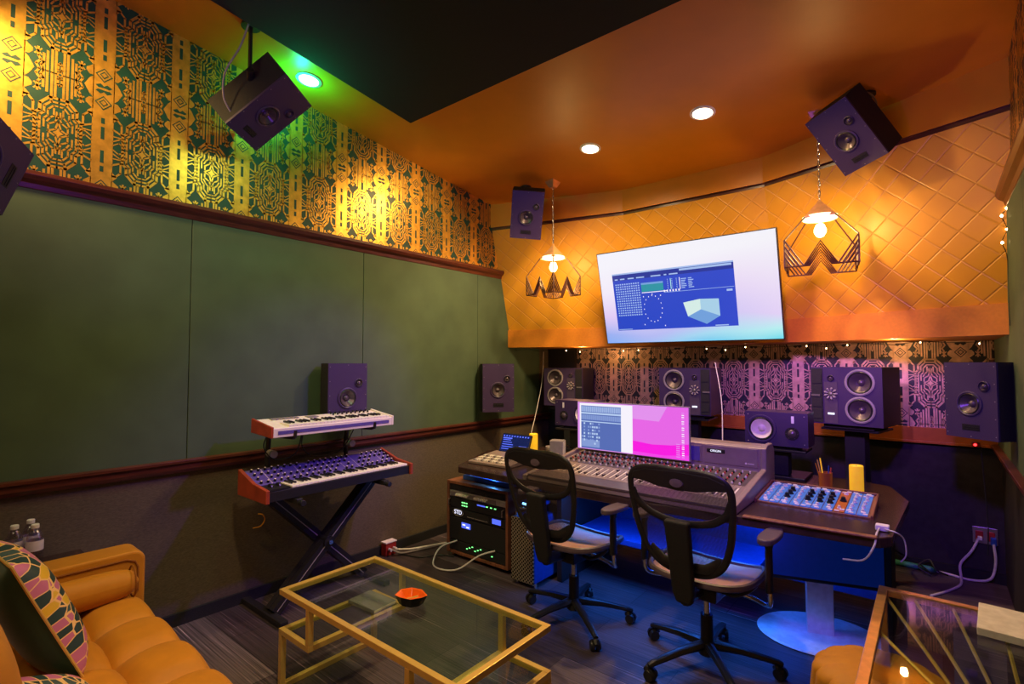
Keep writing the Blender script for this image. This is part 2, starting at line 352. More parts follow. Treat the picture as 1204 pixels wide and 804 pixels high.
# --- art-deco wallpaper: one tile of foil strokes, clipped to each wall field
def tile_shapes():
    S = []                                        # (layer, polygon) in u (-.5..5), v (0..1), u:v = .345:.6
    ax, ay = .35, .6
    def poly(l, *p): S.append((l, [(x*ax, y*ay) for x, y in p]))
    def both(l, *p):
        poly(l, *p); poly(l, *[(-x, y) for x, y in p][::-1])
    def quad(l, *p):
        for sy in (0, 1):
            q = [(x, (1-y) if sy else y) for x, y in p]; both(l, *q)
    def line(pts, w, f=None):
        for (x0, y0), (x1, y1) in zip(pts, pts[1:]):
            w_ = w*1.55; X0, Y0, X1, Y1 = x0*ax, y0*ay, x1*ax, y1*ay; d = math.hypot(X1-X0, Y1-Y0)
            if d < 1e-6: continue
            nx, ny = -(Y1-Y0)/d*w_/2, (X1-X0)/d*w_/2; ex, ey = (X1-X0)/d*w_*.3, (Y1-Y0)/d*w_*.3
            q = [((X0-ex+nx), (Y0-ey+ny)), ((X0-ex-nx), (Y0-ey-ny)), ((X1+ex-nx), (Y1+ey-ny)), ((X1+ex+nx), (Y1+ey+ny))]
            for sx in (1, -1):
                for sy in (0, 1):
                    S.append((0, [(sx*a, (ay-c) if sy else c) for a, c in q]))
    # band at the tile edge and its flared middle
    both(0, (.37, 0), (.5, 0), (.5, 1), (.37, 1))
    quad(0, (.38, .22), (.31, .27), (.37, .31)); quad(0, (.38, .30), (.29, .345), (.29, .37), (.33, .40), (.38, .40))
    quad(0, (.38, .40), (.33, .43), (.27, .50), (.38, .50))
    quad(1, (.478, .05), (.5, .05), (.5, .16), (.478, .16)); quad(1, (.478, .19), (.5, .19), (.5, .24), (.478, .24))
    for rr, l in ((.105, 1), (.085, 2), (.055, 3), (.036, 4)):
        for cy in (.36+.015,):
            quad(l, (.5-rr, cy), (.5, cy-rr*.62), (.5, cy+rr*.62))
    quad(1, (.40, .475), (.46, .455), (.5, .475), (.5, .49), (.43, .492))
    # notches between band and medallion
    line([(.37, .16), (.27, .13), (.27, .22), (.33, .26), (.37, .26)], .006)
    line([(.37, .02), (.30, .05), (.22, .02)], .004); line([(.37, .055), (.28, .09), (.22, .05)], .004); line([(.37, .10), (.24, .10), (.20, .07)], .004)
    # vertical pipes and hex sides
    for u, v0 in ((.045, .30), (.085, .26), (.135, .33), (.175, .36)):
        line([(u, v0), (u, .5)], .0065)
    line([(.235, .32), (.235, .39), (.205, .42), (.255, .46), (.22, .5)], .006)
    line([(.175, .43), (.205, .46), (.18, .5)], .006); line([(.20, .33), (.27, .38)], .004); line([(.27, .33), (.20, .38)], .004)
    line([(0, .40), (.02, .42), (.02, .46), (0, .475)], .006)
    # eye
    for a in range(8):
        t0, t1 = 2*PI*a/16, 2*PI*(a+1)/16
    S.append((0, [(.035*ax*math.cos(2*PI*k/14), .5*ay+.035*ax*math.sin(2*PI*k/14)) for k in range(14)]))
    S.append((1, [(.018*ax*math.cos(2*PI*k/10), .5*ay+.018*ax*math.sin(2*PI*k/10)) for k in range(10)]))
    # stepped octagon round the star
    line([(0, .29), (.10, .29), (.20, .22), (.20, .16), (.25, .13), (.25, 0)], .008)
    line([(0, .255), (.08, .255), (.155, .205), (.155, .15), (.20, .12), (.20, 0)], .006)
    line([(0, .225), (.055, .225), (.115, .18), (.115, .13), (.155, .10), (.155, .03)], .005)
    line([(.05, .20), (.05, .14), (.09, .115), (.12, .08)], .005)
    line([(0, .15), (.035, .09), (.105, .06), (.105, .02)], .005); line([(0, .095), (.03, .03), (.11, 0)], .005)
    line([(.02, .175), (.02, .12)], .005)
    both(0, (0, .045), (.018, .018), (.06, 0), (0, 0)); both(0, (0, .955), (0, 1), (.06, 1), (.018, .982))
    return S
TILE = tile_shapes()
def wallpaper(name, parent, ground, fr, us, v0s, umin, umax, vmin, vmax, su=1., foil='paper_gold'):
    "fr(u, v, h) -> 3-D point h above the wall"
    bm = bmesh.new()
    def face(pts, h, mi):
        try:
            f = bm.faces.new([bm.verts.new(fr(u, v, h)) for u, v in pts]); f.material_index = mi
        except ValueError: pass
    def clip(poly):
        for ax_, lim, sg in ((0, umin, 1), (0, umax, -1), (1, vmin, 1), (1, vmax, -1)):
            out = []
            for i, p in enumerate(poly):
                q = poly[i-1]; ip = (p[ax_]-lim)*sg >= 0; iq = (q[ax_]-lim)*sg >= 0
                if ip != iq:
                    t = (lim-q[ax_])/(p[ax_]-q[ax_]); out.append((q[0]+(p[0]-q[0])*t, q[1]+(p[1]-q[1])*t))
                if ip: out.append(p)
            poly = out
            if len(poly) < 3: return None
        return poly
    face([(umin, vmin), (umax, vmin), (umax, vmax), (umin, vmax)], .001, 0)
    for cu in us:
        for cv in v0s:
            for l, p in TILE:
                q = clip([(cu+x*su, cv+y) for x, y in p])
                if q: face(q, .002+.0007*l, 1 if l % 2 == 0 else 0)
    me = bpy.data.meshes.new(name); bmesh.ops.recalc_face_normals(bm, faces=bm.faces); bm.to_mesh(me); bm.free()
    me.materials.append(ground); me.materials.append(M[foil])
    o = bpy.data.objects.new(name, me); col.objects.link(o); o.parent = parent; return o
wallpaper('wallpaper', wl, M['paper_dark'], lambda u, v, h: (WL+h, u, v), [.345-.357*2.5+.357*k for k in range(15)], (2.056, 2.656, 3.256), -.9, 4.2, 2.42, 3.7, 1.02)
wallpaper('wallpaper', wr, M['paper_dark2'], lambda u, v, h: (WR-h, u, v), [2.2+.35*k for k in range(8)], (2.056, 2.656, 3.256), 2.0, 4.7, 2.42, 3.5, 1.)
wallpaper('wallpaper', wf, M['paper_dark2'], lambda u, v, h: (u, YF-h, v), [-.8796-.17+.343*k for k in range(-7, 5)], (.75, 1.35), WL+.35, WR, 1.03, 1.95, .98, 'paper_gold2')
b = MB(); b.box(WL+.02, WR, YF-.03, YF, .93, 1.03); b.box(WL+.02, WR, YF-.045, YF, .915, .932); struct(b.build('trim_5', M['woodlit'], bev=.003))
b = MB(); b.box(WL, WL+.02, YB, YF, 0, .07); struct(b.build('baseboard_left', M['matte']))
b = MB(); b.box(WL, WR, YF-.02, YF, 0, .07); struct(b.build('baseboard_front', M['matte']))
# dark narrow upright in the left front corner behind the monitors
b = MB(); b.box(WL, WL+.35, YF-.06, YF-.002, 0, 1.9); struct(b.build('trim_6', M['matte']))

# black ceiling panel
b = MB(); x0, x1, y0, y1 = -2.878, -.2, -.4, 2.36
b.add([(x, y, cz(y)-h) for h in (.035, 0) for x, y in ((x0, y0), (x1, y0), (x1, y1), (x0, y1))], [(0, 1, 2, 3), (4, 7, 6, 5), (0, 4, 5, 1), (1, 5, 6, 2), (2, 6, 7, 3), (3, 7, 4, 0)])
tag(b.build('acoustic_cloud', M['cloud'], bev=.004), 'black fabric acoustic panel fixed flat on the orange ceiling', 'acoustic panel')

# --- faceted front soffit with quilted upholstery
T0 = [(-3.40, 3.80), (-2.11, 4.13), (-.955, 4.13), (.35, 3.67)]
def off(pts, d):
    "push the plan line back by d"
    out = []
    for i, p in enumerate(pts):
        ns = []
        for a, c in ((i-1, i), (i, i+1)):
            if a < 0 or c >= len(pts): continue
            dx, dy = pts[c][0]-pts[a][0], pts[c][1]-pts[a][1]; l = math.hypot(dx, dy); ns.append((-dy/l, dx/l))
        nx = sum(n[0] for n in ns)/len(ns); ny = sum(n[1] for n in ns)/len(ns); k = d/(nx*nx+ny*ny)
        out.append((p[0]+nx*k, p[1]+ny*k))
    out[0] = (T0[0][0], out[0][1]); out[-1] = (T0[-1][0], out[-1][1])
    return out
sof = thing('wall_soffit', '', ''); del sof['label']; del sof['category']; sof['kind'] = 'structure'
def band(pa, za, pb, zb, name, mat, uv=False, **k):
    b = MB(); u = 0
    for i in range(3):
        f = [(*pa[i], za), (*pa[i+1], za), (*pb[i+1], zb), (*pb[i], zb)]
        b.add(f, [(0, 1, 2, 3)])
    me = b.build(name, mat, sof, **k)
    if uv:
        uvl = me.data.uv_layers.new(name='UVMap'); u0 = 0
        for i, p in enumerate(me.data.polygons):
            L_ = math.dist(pa[i], pa[i+1])
            for li in p.loop_indices:
                co = me.data.vertices[me.data.loops[li].vertex_index].co
                t = math.dist(pa[i], (co.x, co.y)) if abs(co.z-za) < 1e-4 else math.dist(pb[i], (co.x, co.y))
                uvl.data[li].uv = (u0+t, (za-co.z)*1.03)
            u0 += L_
    return me
P1 = off(T0, .025); P2 = off(T0, .27); P3 = off(T0, .255)
band(T0, 3.12, T0, 2.845, 'fascia', M['ceiling'])
band(T0, 2.845, P1, 2.845, 'shadow_gap', M['wood']); band(P1, 2.845, P1, 2.82, 'shadow_gap', M['wood'])
band(P1, 2.82, P2, 1.83, 'quilted_panel', M['quilt'], uv=True)
band(P2, 1.83, P3, 1.83, 'border_ledge', M['orange']); band(P3, 1.83, P3, 1.655, 'lower_border', M['orange'])
b = MB(); b.add([(*p, 1.655) for p in P3]+[(WR, YF, 1.655), (WL, YF, 1.655)], [(0, 1, 2, 3, 4, 5)]); b.build('underside', M['orange'], sof)

# ------------------------------------------------------------------ lamps that show
def downlight(label, x, y, lens, colr, w):
    t = thing('ceiling_downlight', label, 'ceiling light', (x, y, cz(y)-.001), (R(-7.1), 0, 0))
    b = MB(); b.lathe([(.080, 0), (.080, -.006), (.064, -.010), (.06, -.003)], n=32); b.build('trim_ring', M['plastic_w'] if lens == 'down' else M['plastic_g'], t, smooth=True)
    b = MB(); b.cyl((0, 0, -.002), (0, 0, -.009), .06, n=32); b.build('lens', M[lens], t)
    return t
downlight('round white ceiling downlight nearest the black ceiling panel', -1.983, 3.365, 'down', 0, 0)
downlight('round white ceiling downlight right of the brightest one, toward the angled speaker', -1.128, 3.347, 'down', 0, 0)
downlight('green glowing ceiling downlight beside the upper left hanging speaker', -3.10, 1.70, 'greenl', 0, 0)

def pendant(label, x, y, ztop, zap, rad, rot):
    t = thing('pendant_lamp', label, 'pendant lamp', (x, y, zap), (0, 0, rot), 'wire cage pendant lamps before the quilted soffit')
    b = MB(); h = ztop-zap
    b.prism([(-.055, -.055), (.055, -.055), (.055, .055), (-.055, .055)], lambda u, v: (u, v, h+.012), lambda u, v: (u*.45, v*.45, h-.05)); b.build('canopy', M['copper'], t)
    b = MB(); n = int(h/.032)
    for k in range(n):
        z = h-.05-k*.032-.016; ang = (k % 2)*PI/2
        pts = [(math.cos(ang)*.006*math.cos(a), math.sin(ang)*.006*math.cos(a), z+.022*math.sin(a)) for a in [2*PI*i/10 for i in range(10)]]
        b.tube(pts, .0022, 5, closed=True)
    b.tube([(0.003, 0, h-.05), (-.004, .003, h*.6), (.004, -.003, h*.3), (0, 0, 0)], .002, 5)
    b.build('chain', M['chrome'], t, smooth=True)
    b = MB(); c = .082; zc = -.13
    for k in range(4):
        pass
    b.lathe([(.008, .0), (.012, -.02), (c*1.45, zc), (c*1.45, zc-.006), (.008, -.03)], Matrix.Rotation(PI/4, 4, 'Z'), n=4); b.build('shade_cap', M['copper'], t)
    b = MB(); b.cyl((0, 0, zc+.012), (0, 0, zc-.004), c*1.2, n=24); b.build('shade_lining', M['shade_in'], t)
    b = MB(); b.lathe([(.0, -.075), (.022, -.085), (.034, -.115), (.034, -.135), (.02, -.16), (0, -.168)], Matrix.Translation((0, 0, zc+.045)), n=20); b.build('bulb', M['bulb'], t, smooth=True)
    b = MB(); zs, zb = -.29, -.455
    cr = [(rad*math.cos(a), rad*math.sin(a)) for a in [PI/4+PI/2*k for k in range(4)]]
    ci = [(c*1.4*math.cos(a), c*1.4*math.sin(a)) for a in [PI/4+PI/2*k for k in range(4)]]
    w = .0052
    for k in range(4):
        A, B = cr[k], cr[(k+1) % 4]
        b.tube([(*ci[k], zc), (*A, zs), (*A, zb)], w, 5)
        P = lambda s, q: (A[0]+(B[0]-A[0])*s, A[1]+(B[1]-A[1])*s, q)
        H_ = zs-zb
        for j in range(4):
            d = j*.034; q = .27*(1-d/H_)
            b.tube([P(0, zs-d), P(q, zb)], w, 5); b.tube([P(1, zs-d), P(1-q, zb)], w, 5)
            e = j*.019; b.tube([P(.27+.23*e/H_, zb), P(.5, zs-.02-e), P(.73-.23*e/H_, zb)], w, 5)
        b.tube([P(0, zb), P(.36, zb)], w, 5); b.tube([P(.64, zb), P(1, zb)], w, 5)
    b.build('wire_cage', M['bronze'], t, smooth=True)
    li = bpy.data.lights.new('bulb_light', 'POINT'); li.energy = 13; li.color = (1, .62, .22); li.shadow_soft_size = .03
    lo = bpy.data.objects.new('bulb_light', li); col.objects.link(lo); lo.location = (x, y, zap-.26)
    return t
pendant('rose gold wire cage pendant lamp beside the small upright hanging speaker', -2.56, 3.70, cz(3.7), 2.545, .235, R(-10))
pendant('rose gold wire cage pendant lamp right of the wall television', -.535, 3.74, cz(3.74), 2.545, .272, R(8))

# ------------------------------------------------------------------ speakers
def driver(b, x, z, r, y=-.002, mi_ring=0, mi_cone=1, dome=.35, deep=.3):
    T = Matrix.Translation((x, y, z)) @ RX90
    b.lathe([(r*1.22, -.001), (r*1.2, .004), (r*1.08, .006), (r*1.0, .003)], T, 28, mi_ring)
    b.lathe([(r*1.0, .003), (r*.93, .007), (r*.84, .003)], T, 28, 2 if mi_cone == 1 else mi_ring)
    b.lathe([(r*.84, .003), (r*dome, -r*deep)], T, 28, mi_cone)
    b.lathe([(r*dome, -r*deep), (r*dome*.8, -r*deep+r*dome*.45), (r*dome*.4, -r*deep+r*dome*.7), (0, -r*deep+r*dome*.78)], T, 28, mi_cone)
def baffle_mesh(b, x0, x1, z0, z1, y0, y1, holes, mi=0, n=28):
    "front plate with real round openings; the back stays open"
    bm = bmesh.new(); es = []
    def ringv(pts):
        vs = [bm.verts.new(p) for p in pts]
        for i in range(len(vs)): es.append(bm.edges.new((vs[i-1], vs[i])))
    ringv([(x0, y0, z0), (x1, y0, z0), (x1, y0, z1), (x0, y0, z1)])
    for hx_, hz_, hr in holes: ringv([(hx_+hr*math.cos(2*PI*k/n), y0, hz_+hr*math.sin(2*PI*k/n)) for k in range(n)])
    bmesh.ops.triangle_fill(bm, use_beauty=True, use_dissolve=False, edges=es, normal=(0, -1, 0))
    bm.verts.index_update()
    b.add([tuple(v.co) for v in bm.verts], [[v.index for v in f.verts] for f in bm.faces], mi); bm.free()
    b.add([(x0, y0, z0), (x1, y0, z0), (x1, y0, z1), (x0, y0, z1), (x0, y1, z0), (x1, y1, z0), (x1, y1, z1), (x0, y1, z1)], [(0, 1, 5, 4), (1, 2, 6, 5), (2, 3, 7, 6), (3, 0, 4, 7)], mi)
def open_box(b, x0, x1, y0, y1, z0, z1, mi=0):
    "cabinet shell without its front face"
    b.add([(x0, y0, z0), (x1, y0, z0), (x1, y0, z1), (x0, y0, z1), (x0, y1, z0), (x1, y1, z0), (x1, y1, z1), (x0, y1, z1)], [(0, 1, 5, 4), (1, 2, 6, 5), (2, 3, 7, 6), (3, 0, 4, 7), (4, 5, 6, 7)], mi)
def surround(label, loc, rot, scale=1, d=.2, group='compact black two-way surround speakers'):
    t = thing('surround_speaker', label, 'speaker', loc, rot, group, scale)
    w, h = .30, .45
    b = MB(); open_box(b, -w/2, w/2, .012, d, -h/2, h/2); b.build('cabinet', M['matte'], t)
    b = MB(); baffle_mesh(b, -w/2+.0005, w/2-.0005, -h/2+.0005, h/2-.0005, 0, .013, [(-.005, -.02, .062), (.082, .085, .026)])
    for sx in (-1, 1):
        for z in (-.2, -.1, 0, .1, .2): b.cyl((sx*.138, .001, z), (sx*.138, -.0015, z), .003, n=8, mi=1)
    for z in (-.213, .213): b.cyl((0, .001, z), (0, -.0015, z), .003, n=8, mi=1)
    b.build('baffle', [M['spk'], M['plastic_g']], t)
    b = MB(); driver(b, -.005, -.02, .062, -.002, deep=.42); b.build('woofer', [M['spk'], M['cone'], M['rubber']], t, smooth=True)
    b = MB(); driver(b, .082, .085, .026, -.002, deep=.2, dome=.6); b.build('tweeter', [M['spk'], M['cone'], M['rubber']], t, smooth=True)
    b = MB(); b.box(-.05, .05, -.0015, .002, -.178, -.142); b.box(-.045, .045, -.0035, -.001, -.172, -.168, 1); b.box(-.045, .045, -.0035, -.001, -.16, -.156, 1); b.build('port_slot', [M['rubber'], M['black']], t)
    b = MB(); b.box(-.05, .05, d, d+.012, -.05, .05); b.cyl((0, d+.01, 0), (0, d+.05, 0), .02); b.build('mount_plate', M['black'], t)
    return t
def hang(t, top, bot, label):
    pass
sA = surround('black surround speaker tilted steeply by the green ceiling light', (-3.038, 1.428, 2.987), (4.009, 3.025, -.984))
surround('black surround speaker cut off by the left picture edge', (-2.727, .215, 2.29), (.704, -1.246, 1.84))
surround('small upright black speaker hung by the left pendant lamp', (-2.735, 3.548, 2.793), (.506, .082, .665), .93)
surround('tilted purple-lit speaker hung above the right pendant lamp', (-.368, 3.54, 2.817), (.691, -.157, -.571), .9)
surround('black wall speaker behind the two keyboards', (-3.215, 2.095, 1.27), (0, 0, R(86)), 1, .11)
surround('black wall speaker on the green panel left of the desk', (-3.15, 3.65, 1.265), (0, 0, R(52)), 1, .15)
surround('black wall speaker in the right front corner above the outlet', (.150, 3.80, 1.293), (0, 0, R(-42)), .93, .13)
# ceiling brackets (part of what holds each speaker)
def bracket(label, pts, r=.012, cable=None):
    t = thing('ceiling_bracket', label, 'speaker mount', pts[0])
    o = Vector(pts[0])
    b = MB(); b.box(-r, r, -r*.6, r*.6, (Vector(pts[1])-o).z, 0); b.build('drop_bar', M['black'], t, bev=.002)
    b = MB(); b.cyl((0, 0, .0), (0, 0, -.012), .05, n=20); b.build('ceiling_plate', M['black'], t)
    b = MB(); b.tube([tuple(Vector(p)-o) for p in pts[1:]], [.02]*(len(pts)-1), 10); b.build('swivel_arm', M['black'], t, smooth=True)
    if cable:
        b = MB(); b.tube([tuple(p-o) for p in smoothpath(cable)], .005, 8); b.build('speaker_cable', M['plastic_g'], t, smooth=True)
    return t
bracket('black drop bar and cable holding the speaker by the green light', [(-2.93, 1.255, cz(1.255)), (-2.96, 1.27, 3.16), (-3.02, 1.30, 3.13), (-3.12, 1.37, 3.12)], .012,
        [(-2.90, 1.235, cz(1.235)), (-2.93, 1.20, 3.25), (-3.02, 1.16, 3.12), (-3.06, 1.17, 3.0), (-3.08, 1.22, 2.93)])
bracket('black drop bar holding the speaker at the left picture edge', [(-2.85, .05, cz(.05)), (-2.87, .03, 2.4), (-2.83, .07, 2.34)])
bracket('short black bracket behind the small upright hanging speaker', [(-2.83, 3.66, cz(3.66)), (-2.84, 3.68, 2.95), (-2.82, 3.68, 2.9)])
bracket('short black bracket behind the speaker above the right pendant', [(-.27, 3.66, cz(3.66)), (-.27, 3.68, 2.99), (-.30, 3.65, 2.93)], .012,
        [(-.30, 3.60, cz(3.6)), (-.24, 3.60, 3.06), (-.22, 3.64, 3.0), (-.26, 3.67, 2.96)])

def threeway(label, loc, rz, flip, group='large black three-way studio monitors'):
    t = thing('studio_monitor', label, 'speaker', loc, (0, 0, rz), group)
    w, h, d = .42, .385, .36
    b = MB(); open_box(b, -w/2, w/2, .018, d, 0, h); b.build('cabinet', M['black'], t)
    s = -1 if flip else 1                       # woofers on the +x side unless flipped
    b = MB(); baffle_mesh(b, -w/2, w/2, 0, h, 0, .02, [(s*.085, .285, .072), (s*.085, .105, .072), (s*-.085, .31, .018)])
    b.box(*(sorted((s*-.205, s*-.135))), -.006, .002, .01, h-.01, 1)
    b.box(*(sorted((s*-.125, s*-.045))), -.0025, .002, .005, .285, 2)
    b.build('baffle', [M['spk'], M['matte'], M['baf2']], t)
    b = MB()
    for z in (.035, .115, .195, .275): b.box(*(sorted((s*-.20, s*-.14))), -.0095, -.005, z, z+.06)
    b.build('foam_strip', M['matte'], t)
    b = MB(); b.box(*(sorted((s*-.205, s*-.150))), -.012, -.004, h/2-.006, h/2+.006); b.build('grip_bar', M['silver'], t)
    for z in (.285, .105):
        b = MB(); driver(b, s*.085, z, .072, -.002, deep=.42, dome=.3); b.build('woofer', [M['plastic_g'], M['cone'], M['rubber']], t, smooth=True)
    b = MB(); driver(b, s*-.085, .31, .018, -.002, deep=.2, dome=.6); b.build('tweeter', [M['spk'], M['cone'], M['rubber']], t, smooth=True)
    b = MB(); T = Matrix.Translation((s*-.085, -.008, .205)) @ RX90
    b.lathe([(0, .008), (.010, .006), (.014, .0)], T, 16, 1)
    for k in range(9):
        a = 2*PI*k/9; b.tube([(s*-.085+.016*math.cos(a), -.009, .205+.016*math.sin(a)), (s*-.085+.034*math.cos(a), -.011, .205+.034*math.sin(a)), (s*-.085+.042*math.cos(a), -.006, .205+.042*math.sin(a))], [.003, .008, .004], 8, 0)
    b.build('midrange_petals', [M['plastic_g'], M['silver']], t, smooth=True)
    b = MB(); b.box(s*-.085-.02, s*-.085+.02, -.006, -.003, .065, .078); b.build('badge', M['led_w'], t)
    b = MB(); b.box(-.15, .15, .04, d-.04, -.03, 0); b.build('isolation_base', M['matte'], t, bev=.004)
    return t
threeway('black three-way monitor right of the television, beside the corner speaker', (-.46, 4.06, 1.085), R(-12), False)
threeway('black three-way monitor behind the bright desk screen', (-1.60, 4.20, 1.07), R(4), True)
threeway('black three-way monitor farthest left, over the yellow candle', (-2.93, 4.40, 1.06), R(12), True)
def stand(label, x, y, ztop, rz, z0=0):
    t = thing('speaker_stand', label, 'speaker stand', (x, y, z0), (0, 0, rz), 'tall black speaker stands behind the desk' if not z0 else 'short black desk risers behind the console'); ztop -= z0; k = .5 if z0 else 1
    b = MB(); b.box(-.17, .17, -.15*(.7 if z0 else 1), .15*(.8 if z0 else 1), ztop-.015, ztop); b.build('top_plate', M['black'], t, bev=.003)
    b = MB(); b.box(-.06, .06, -.05, .05, .02, ztop-.014); b.build('column', M['matte'], t, bev=.004)
    b = MB(); b.box(-.16, .16, -.18*k, .18, 0, .02); b.build('base_plate', M['black'], t, bev=.004)
    return t
stand('black stand under the monitor right of the television', -.42, 4.26, 1.055, R(-12))
stand('black stand under the monitor behind the desk screen', -1.60, 4.38, 1.04, R(4))
stand('black stand under the farthest left monitor', -2.96, 4.59, 1.03, R(12))

stand('black desk riser carrying the white-cone speaker at the console right end', -.80, 3.765, .944, 0, .751)
stand('black desk riser carrying the white-cone speaker behind the screen left edge', -2.36, 3.785, .944, 0, .751)
def whitecone(label, loc, flip):
    t = thing('nearfield_monitor', label, 'speaker', loc, (0, 0, 0), 'small white-cone nearfield monitors')
    w, h, d = .37, .215, .21; s = -1 if flip else 1
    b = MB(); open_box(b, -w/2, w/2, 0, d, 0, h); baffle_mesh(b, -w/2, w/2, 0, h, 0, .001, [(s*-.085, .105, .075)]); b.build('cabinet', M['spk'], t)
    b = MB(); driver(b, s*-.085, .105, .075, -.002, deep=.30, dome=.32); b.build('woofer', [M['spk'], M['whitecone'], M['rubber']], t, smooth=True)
    b = MB(); b.cyl((s*.095, .001, .085), (s*.095, -.004, .085), .04, n=28); b.lathe([(.024, .004), (.018, .01), (0, .014)], Matrix.Translation((s*.095, 0, .085)) @ RX90, 20, 1)
    for k in range(6): a = 2*PI*k/6; b.cyl((s*.095+.033*math.cos(a), -.003, .085+.033*math.sin(a)), (s*.095+.033*math.cos(a), -.006, .085+.033*math.sin(a)), .003, n=6, mi=1)
    b.build('tweeter', [M['black'], M['cone']], t, smooth=True)
    b = MB(); b.box(s*.10-.008, s*.10+.008, -.002, .001, .15, .195); b.build('badge', M['plastic_w'], t)
    b = MB()
    for sx in (-.165, .165):
        for z in (.02, .195): b.cyl((sx, .001, z), (sx, -.002, z), .004, n=8)
    b.build('screws', M['silver'], t)
    b = MB(); b.box(-.12, .12, .03, d-.02, -.02, 0); b.build('isolation_base', M['matte'], t)
    return t
whitecone('white-cone nearfield speaker at the right end of the console', (-.80, 3.66, .965), False)
whitecone('white-cone nearfield speaker mostly hidden by the left edge of the desk screen', (-2.36, 3.70, .965), True)

# ------------------------------------------------------------------ television
TVW, TVH = 1.43, .80
tv = thing('wall_television', 'large flat wall television with a blue software window, tilted over the console', 'television', (-1.537, 4.005, 2.055), (R(-13.8), 0, 0))
# local: x right, z up the screen, -y toward the room ; top leans into the room
tv.rotation_euler = (R(13.8), 0, 0)
b = MB(); b.box(-TVW/2, TVW/2, .0, .035, -TVH/2, TVH/2); b.build('housing', M['black'], tv, bev=.004)
b = MB(); b.box(-.3, .3, .034, .12, -.2, .2); b.build('wall_mount', M['black'], tv)
def scr(c, s=1.): return glow('screen_colour', c, s)
SC = dict(w=scr((.94, .90, 1), .97), p=scr((.80, .62, .93), .97), b=scr((.018, .06, .55), 1), b2=scr((.010, .03, .30), 1), l=scr((.42, .60, 1), .8),
          c=scr((.25, .62, .95), .97), t=scr((.02, .35, .45), .8), g=scr((.50, .95, .85), .9), lb=scr((.28, .42, .92), .97), cube=scr((.45, .75, .95), .8), cube2=scr((.7, .9, .85), .9), cube3=scr((.2, .45, .9), .75))
SK = list(SC); SL = [SC[k] for k in SK]
def sky_screen():
    m, nt, out = nodes_of('screen_gradient'); N, L = nt.nodes, nt.links
    em = N.new('ShaderNodeEmission'); L.new(em.outputs[0], out.inputs[0]); em.inputs[1].default_value = .97
    tc = N.new('ShaderNodeTexCoord'); sp = N.new('ShaderNodeSeparateXYZ'); L.new(tc.outputs['Object'], sp.inputs[0])
    no = N.new('ShaderNodeTexNoise'); no.inputs['Scale'].default_value = 1.6; no.inputs['Detail'].default_value = 0; L.new(tc.outputs['Object'], no.inputs[0])
    def math_(op, a, b, c=None):
        q = N.new('ShaderNodeMath'); q.operation = op
        for i_, v_ in enumerate((a, b, c)):
            if v_ is None: continue
            if isinstance(v_, (int, float)): q.inputs[i_].default_value = v_
            else: L.new(v_, q.inputs[i_])
        return q.outputs[0]
    v = math_('MULTIPLY_ADD', sp.outputs[2], 1/.8, .5); v = math_('MULTIPLY_ADD', no.outputs[0], .45, math_('ADD', v, -.22)); v = math_('MULTIPLY_ADD', sp.outputs[0], -.10, v)
    rs = []
    for cols in (((0, (.20, .42, .95)), (.22, (.33, .45, .92)), (.42, (.78, .62, .95)), (.62, (.93, .86, .98)), (.8, (.95, .93, 1))),
                 ((0, (.18, .75, .85)), (.10, (.50, .90, .90)), (.22, (.80, .66, .95)), (.55, (.88, .78, .95)), (.85, (.94, .92, .98)))):
        r = N.new('ShaderNodeValToRGB'); L.new(v, r.inputs[0]); e = r.color_ramp.elements
        e[0].position, e[0].color = cols[0][0], (*cols[0][1], 1); e[1].position, e[1].color = cols[-1][0], (*cols[-1][1], 1)
        for p_, c_ in cols[1:-1]: x = e.new(p_); x.color = (*c_, 1)
        rs.append(r.outputs[0])
    mx = N.new('ShaderNodeMix'); mx.data_type = 'RGBA'; u = math_('MULTIPLY_ADD', sp.outputs[0], 1/1.43, .5); L.new(u, mx.inputs[0]); L.new(rs[0], mx.inputs[6]); L.new(rs[1], mx.inputs[7]); L.new(mx.outputs[2], em.inputs[0])
    return m
SC['sky'] = sky_screen(); SK = list(SC); SL = [SC[k] for k in SK]
b = MB()
def rect(x0, x1, z0, z1, c, y): b.add([(x0, y, z0), (x1, y, z0), (x1, y, z1), (x0, y, z1)], [(0, 1, 2, 3)], SK.index(c))
def pol(p, c, y): b.add([(x, y, z) for x, z in p], [tuple(range(len(p)))], SK.index(c))
X = lambda u: (u-.5)*(TVW-.014)
Z = lambda v: (.5-v)*(TVH-.014)
rect(X(0), X(1), Z(1), Z(0), 'sky', -.0010)
# the application window
W0, W1, V0, V1 = .085, .79, .235, .86
rect(X(W0), X(W1), Z(V1), Z(V0), 'b', -.0022)
rect(X(W0), X(W1), Z(V0+.015), Z(V0), 'l', -.0025); rect(X(W0), X(W1), Z(V0+.075), Z(V0+.016), 'b2', -.0025)
rect(X(.50), X(.78), Z(V0+.04), Z(V0+.02), 'l', -.0028)
for r_ in range(14):
    for c_ in range(11): rect(X(.10+c_*.0145), X(.109+c_*.0145), Z(.362+r_*.026), Z(.348+r_*.026), 'l', -.0028)
rect(X(.265), X(.40), Z(.455), Z(.36), 't', -.0028); rect(X(.265), X(.40), Z(.38), Z(.36), 'cube3', -.003)
rect(X(.265), X(.42), Z(.468), Z(.460), 'w', -.0028)
for k in range(6): rect(X(.40+k*.017), X(.408+k*.017), Z(.475), Z(.455), 'w', -.0028)
for k in range(7):
    for j in range(3): rect(X(.425+j*.026), X(.430+j*.026), Z(.352+k*.016), Z(.345+k*.016), 'l', -.0028)
rect(X(.443), X(.447), Z(.45), Z(.34), 'g', -.0028); rect(X(.495), X(.499), Z(.46), Z(.34), 'w', -.003)
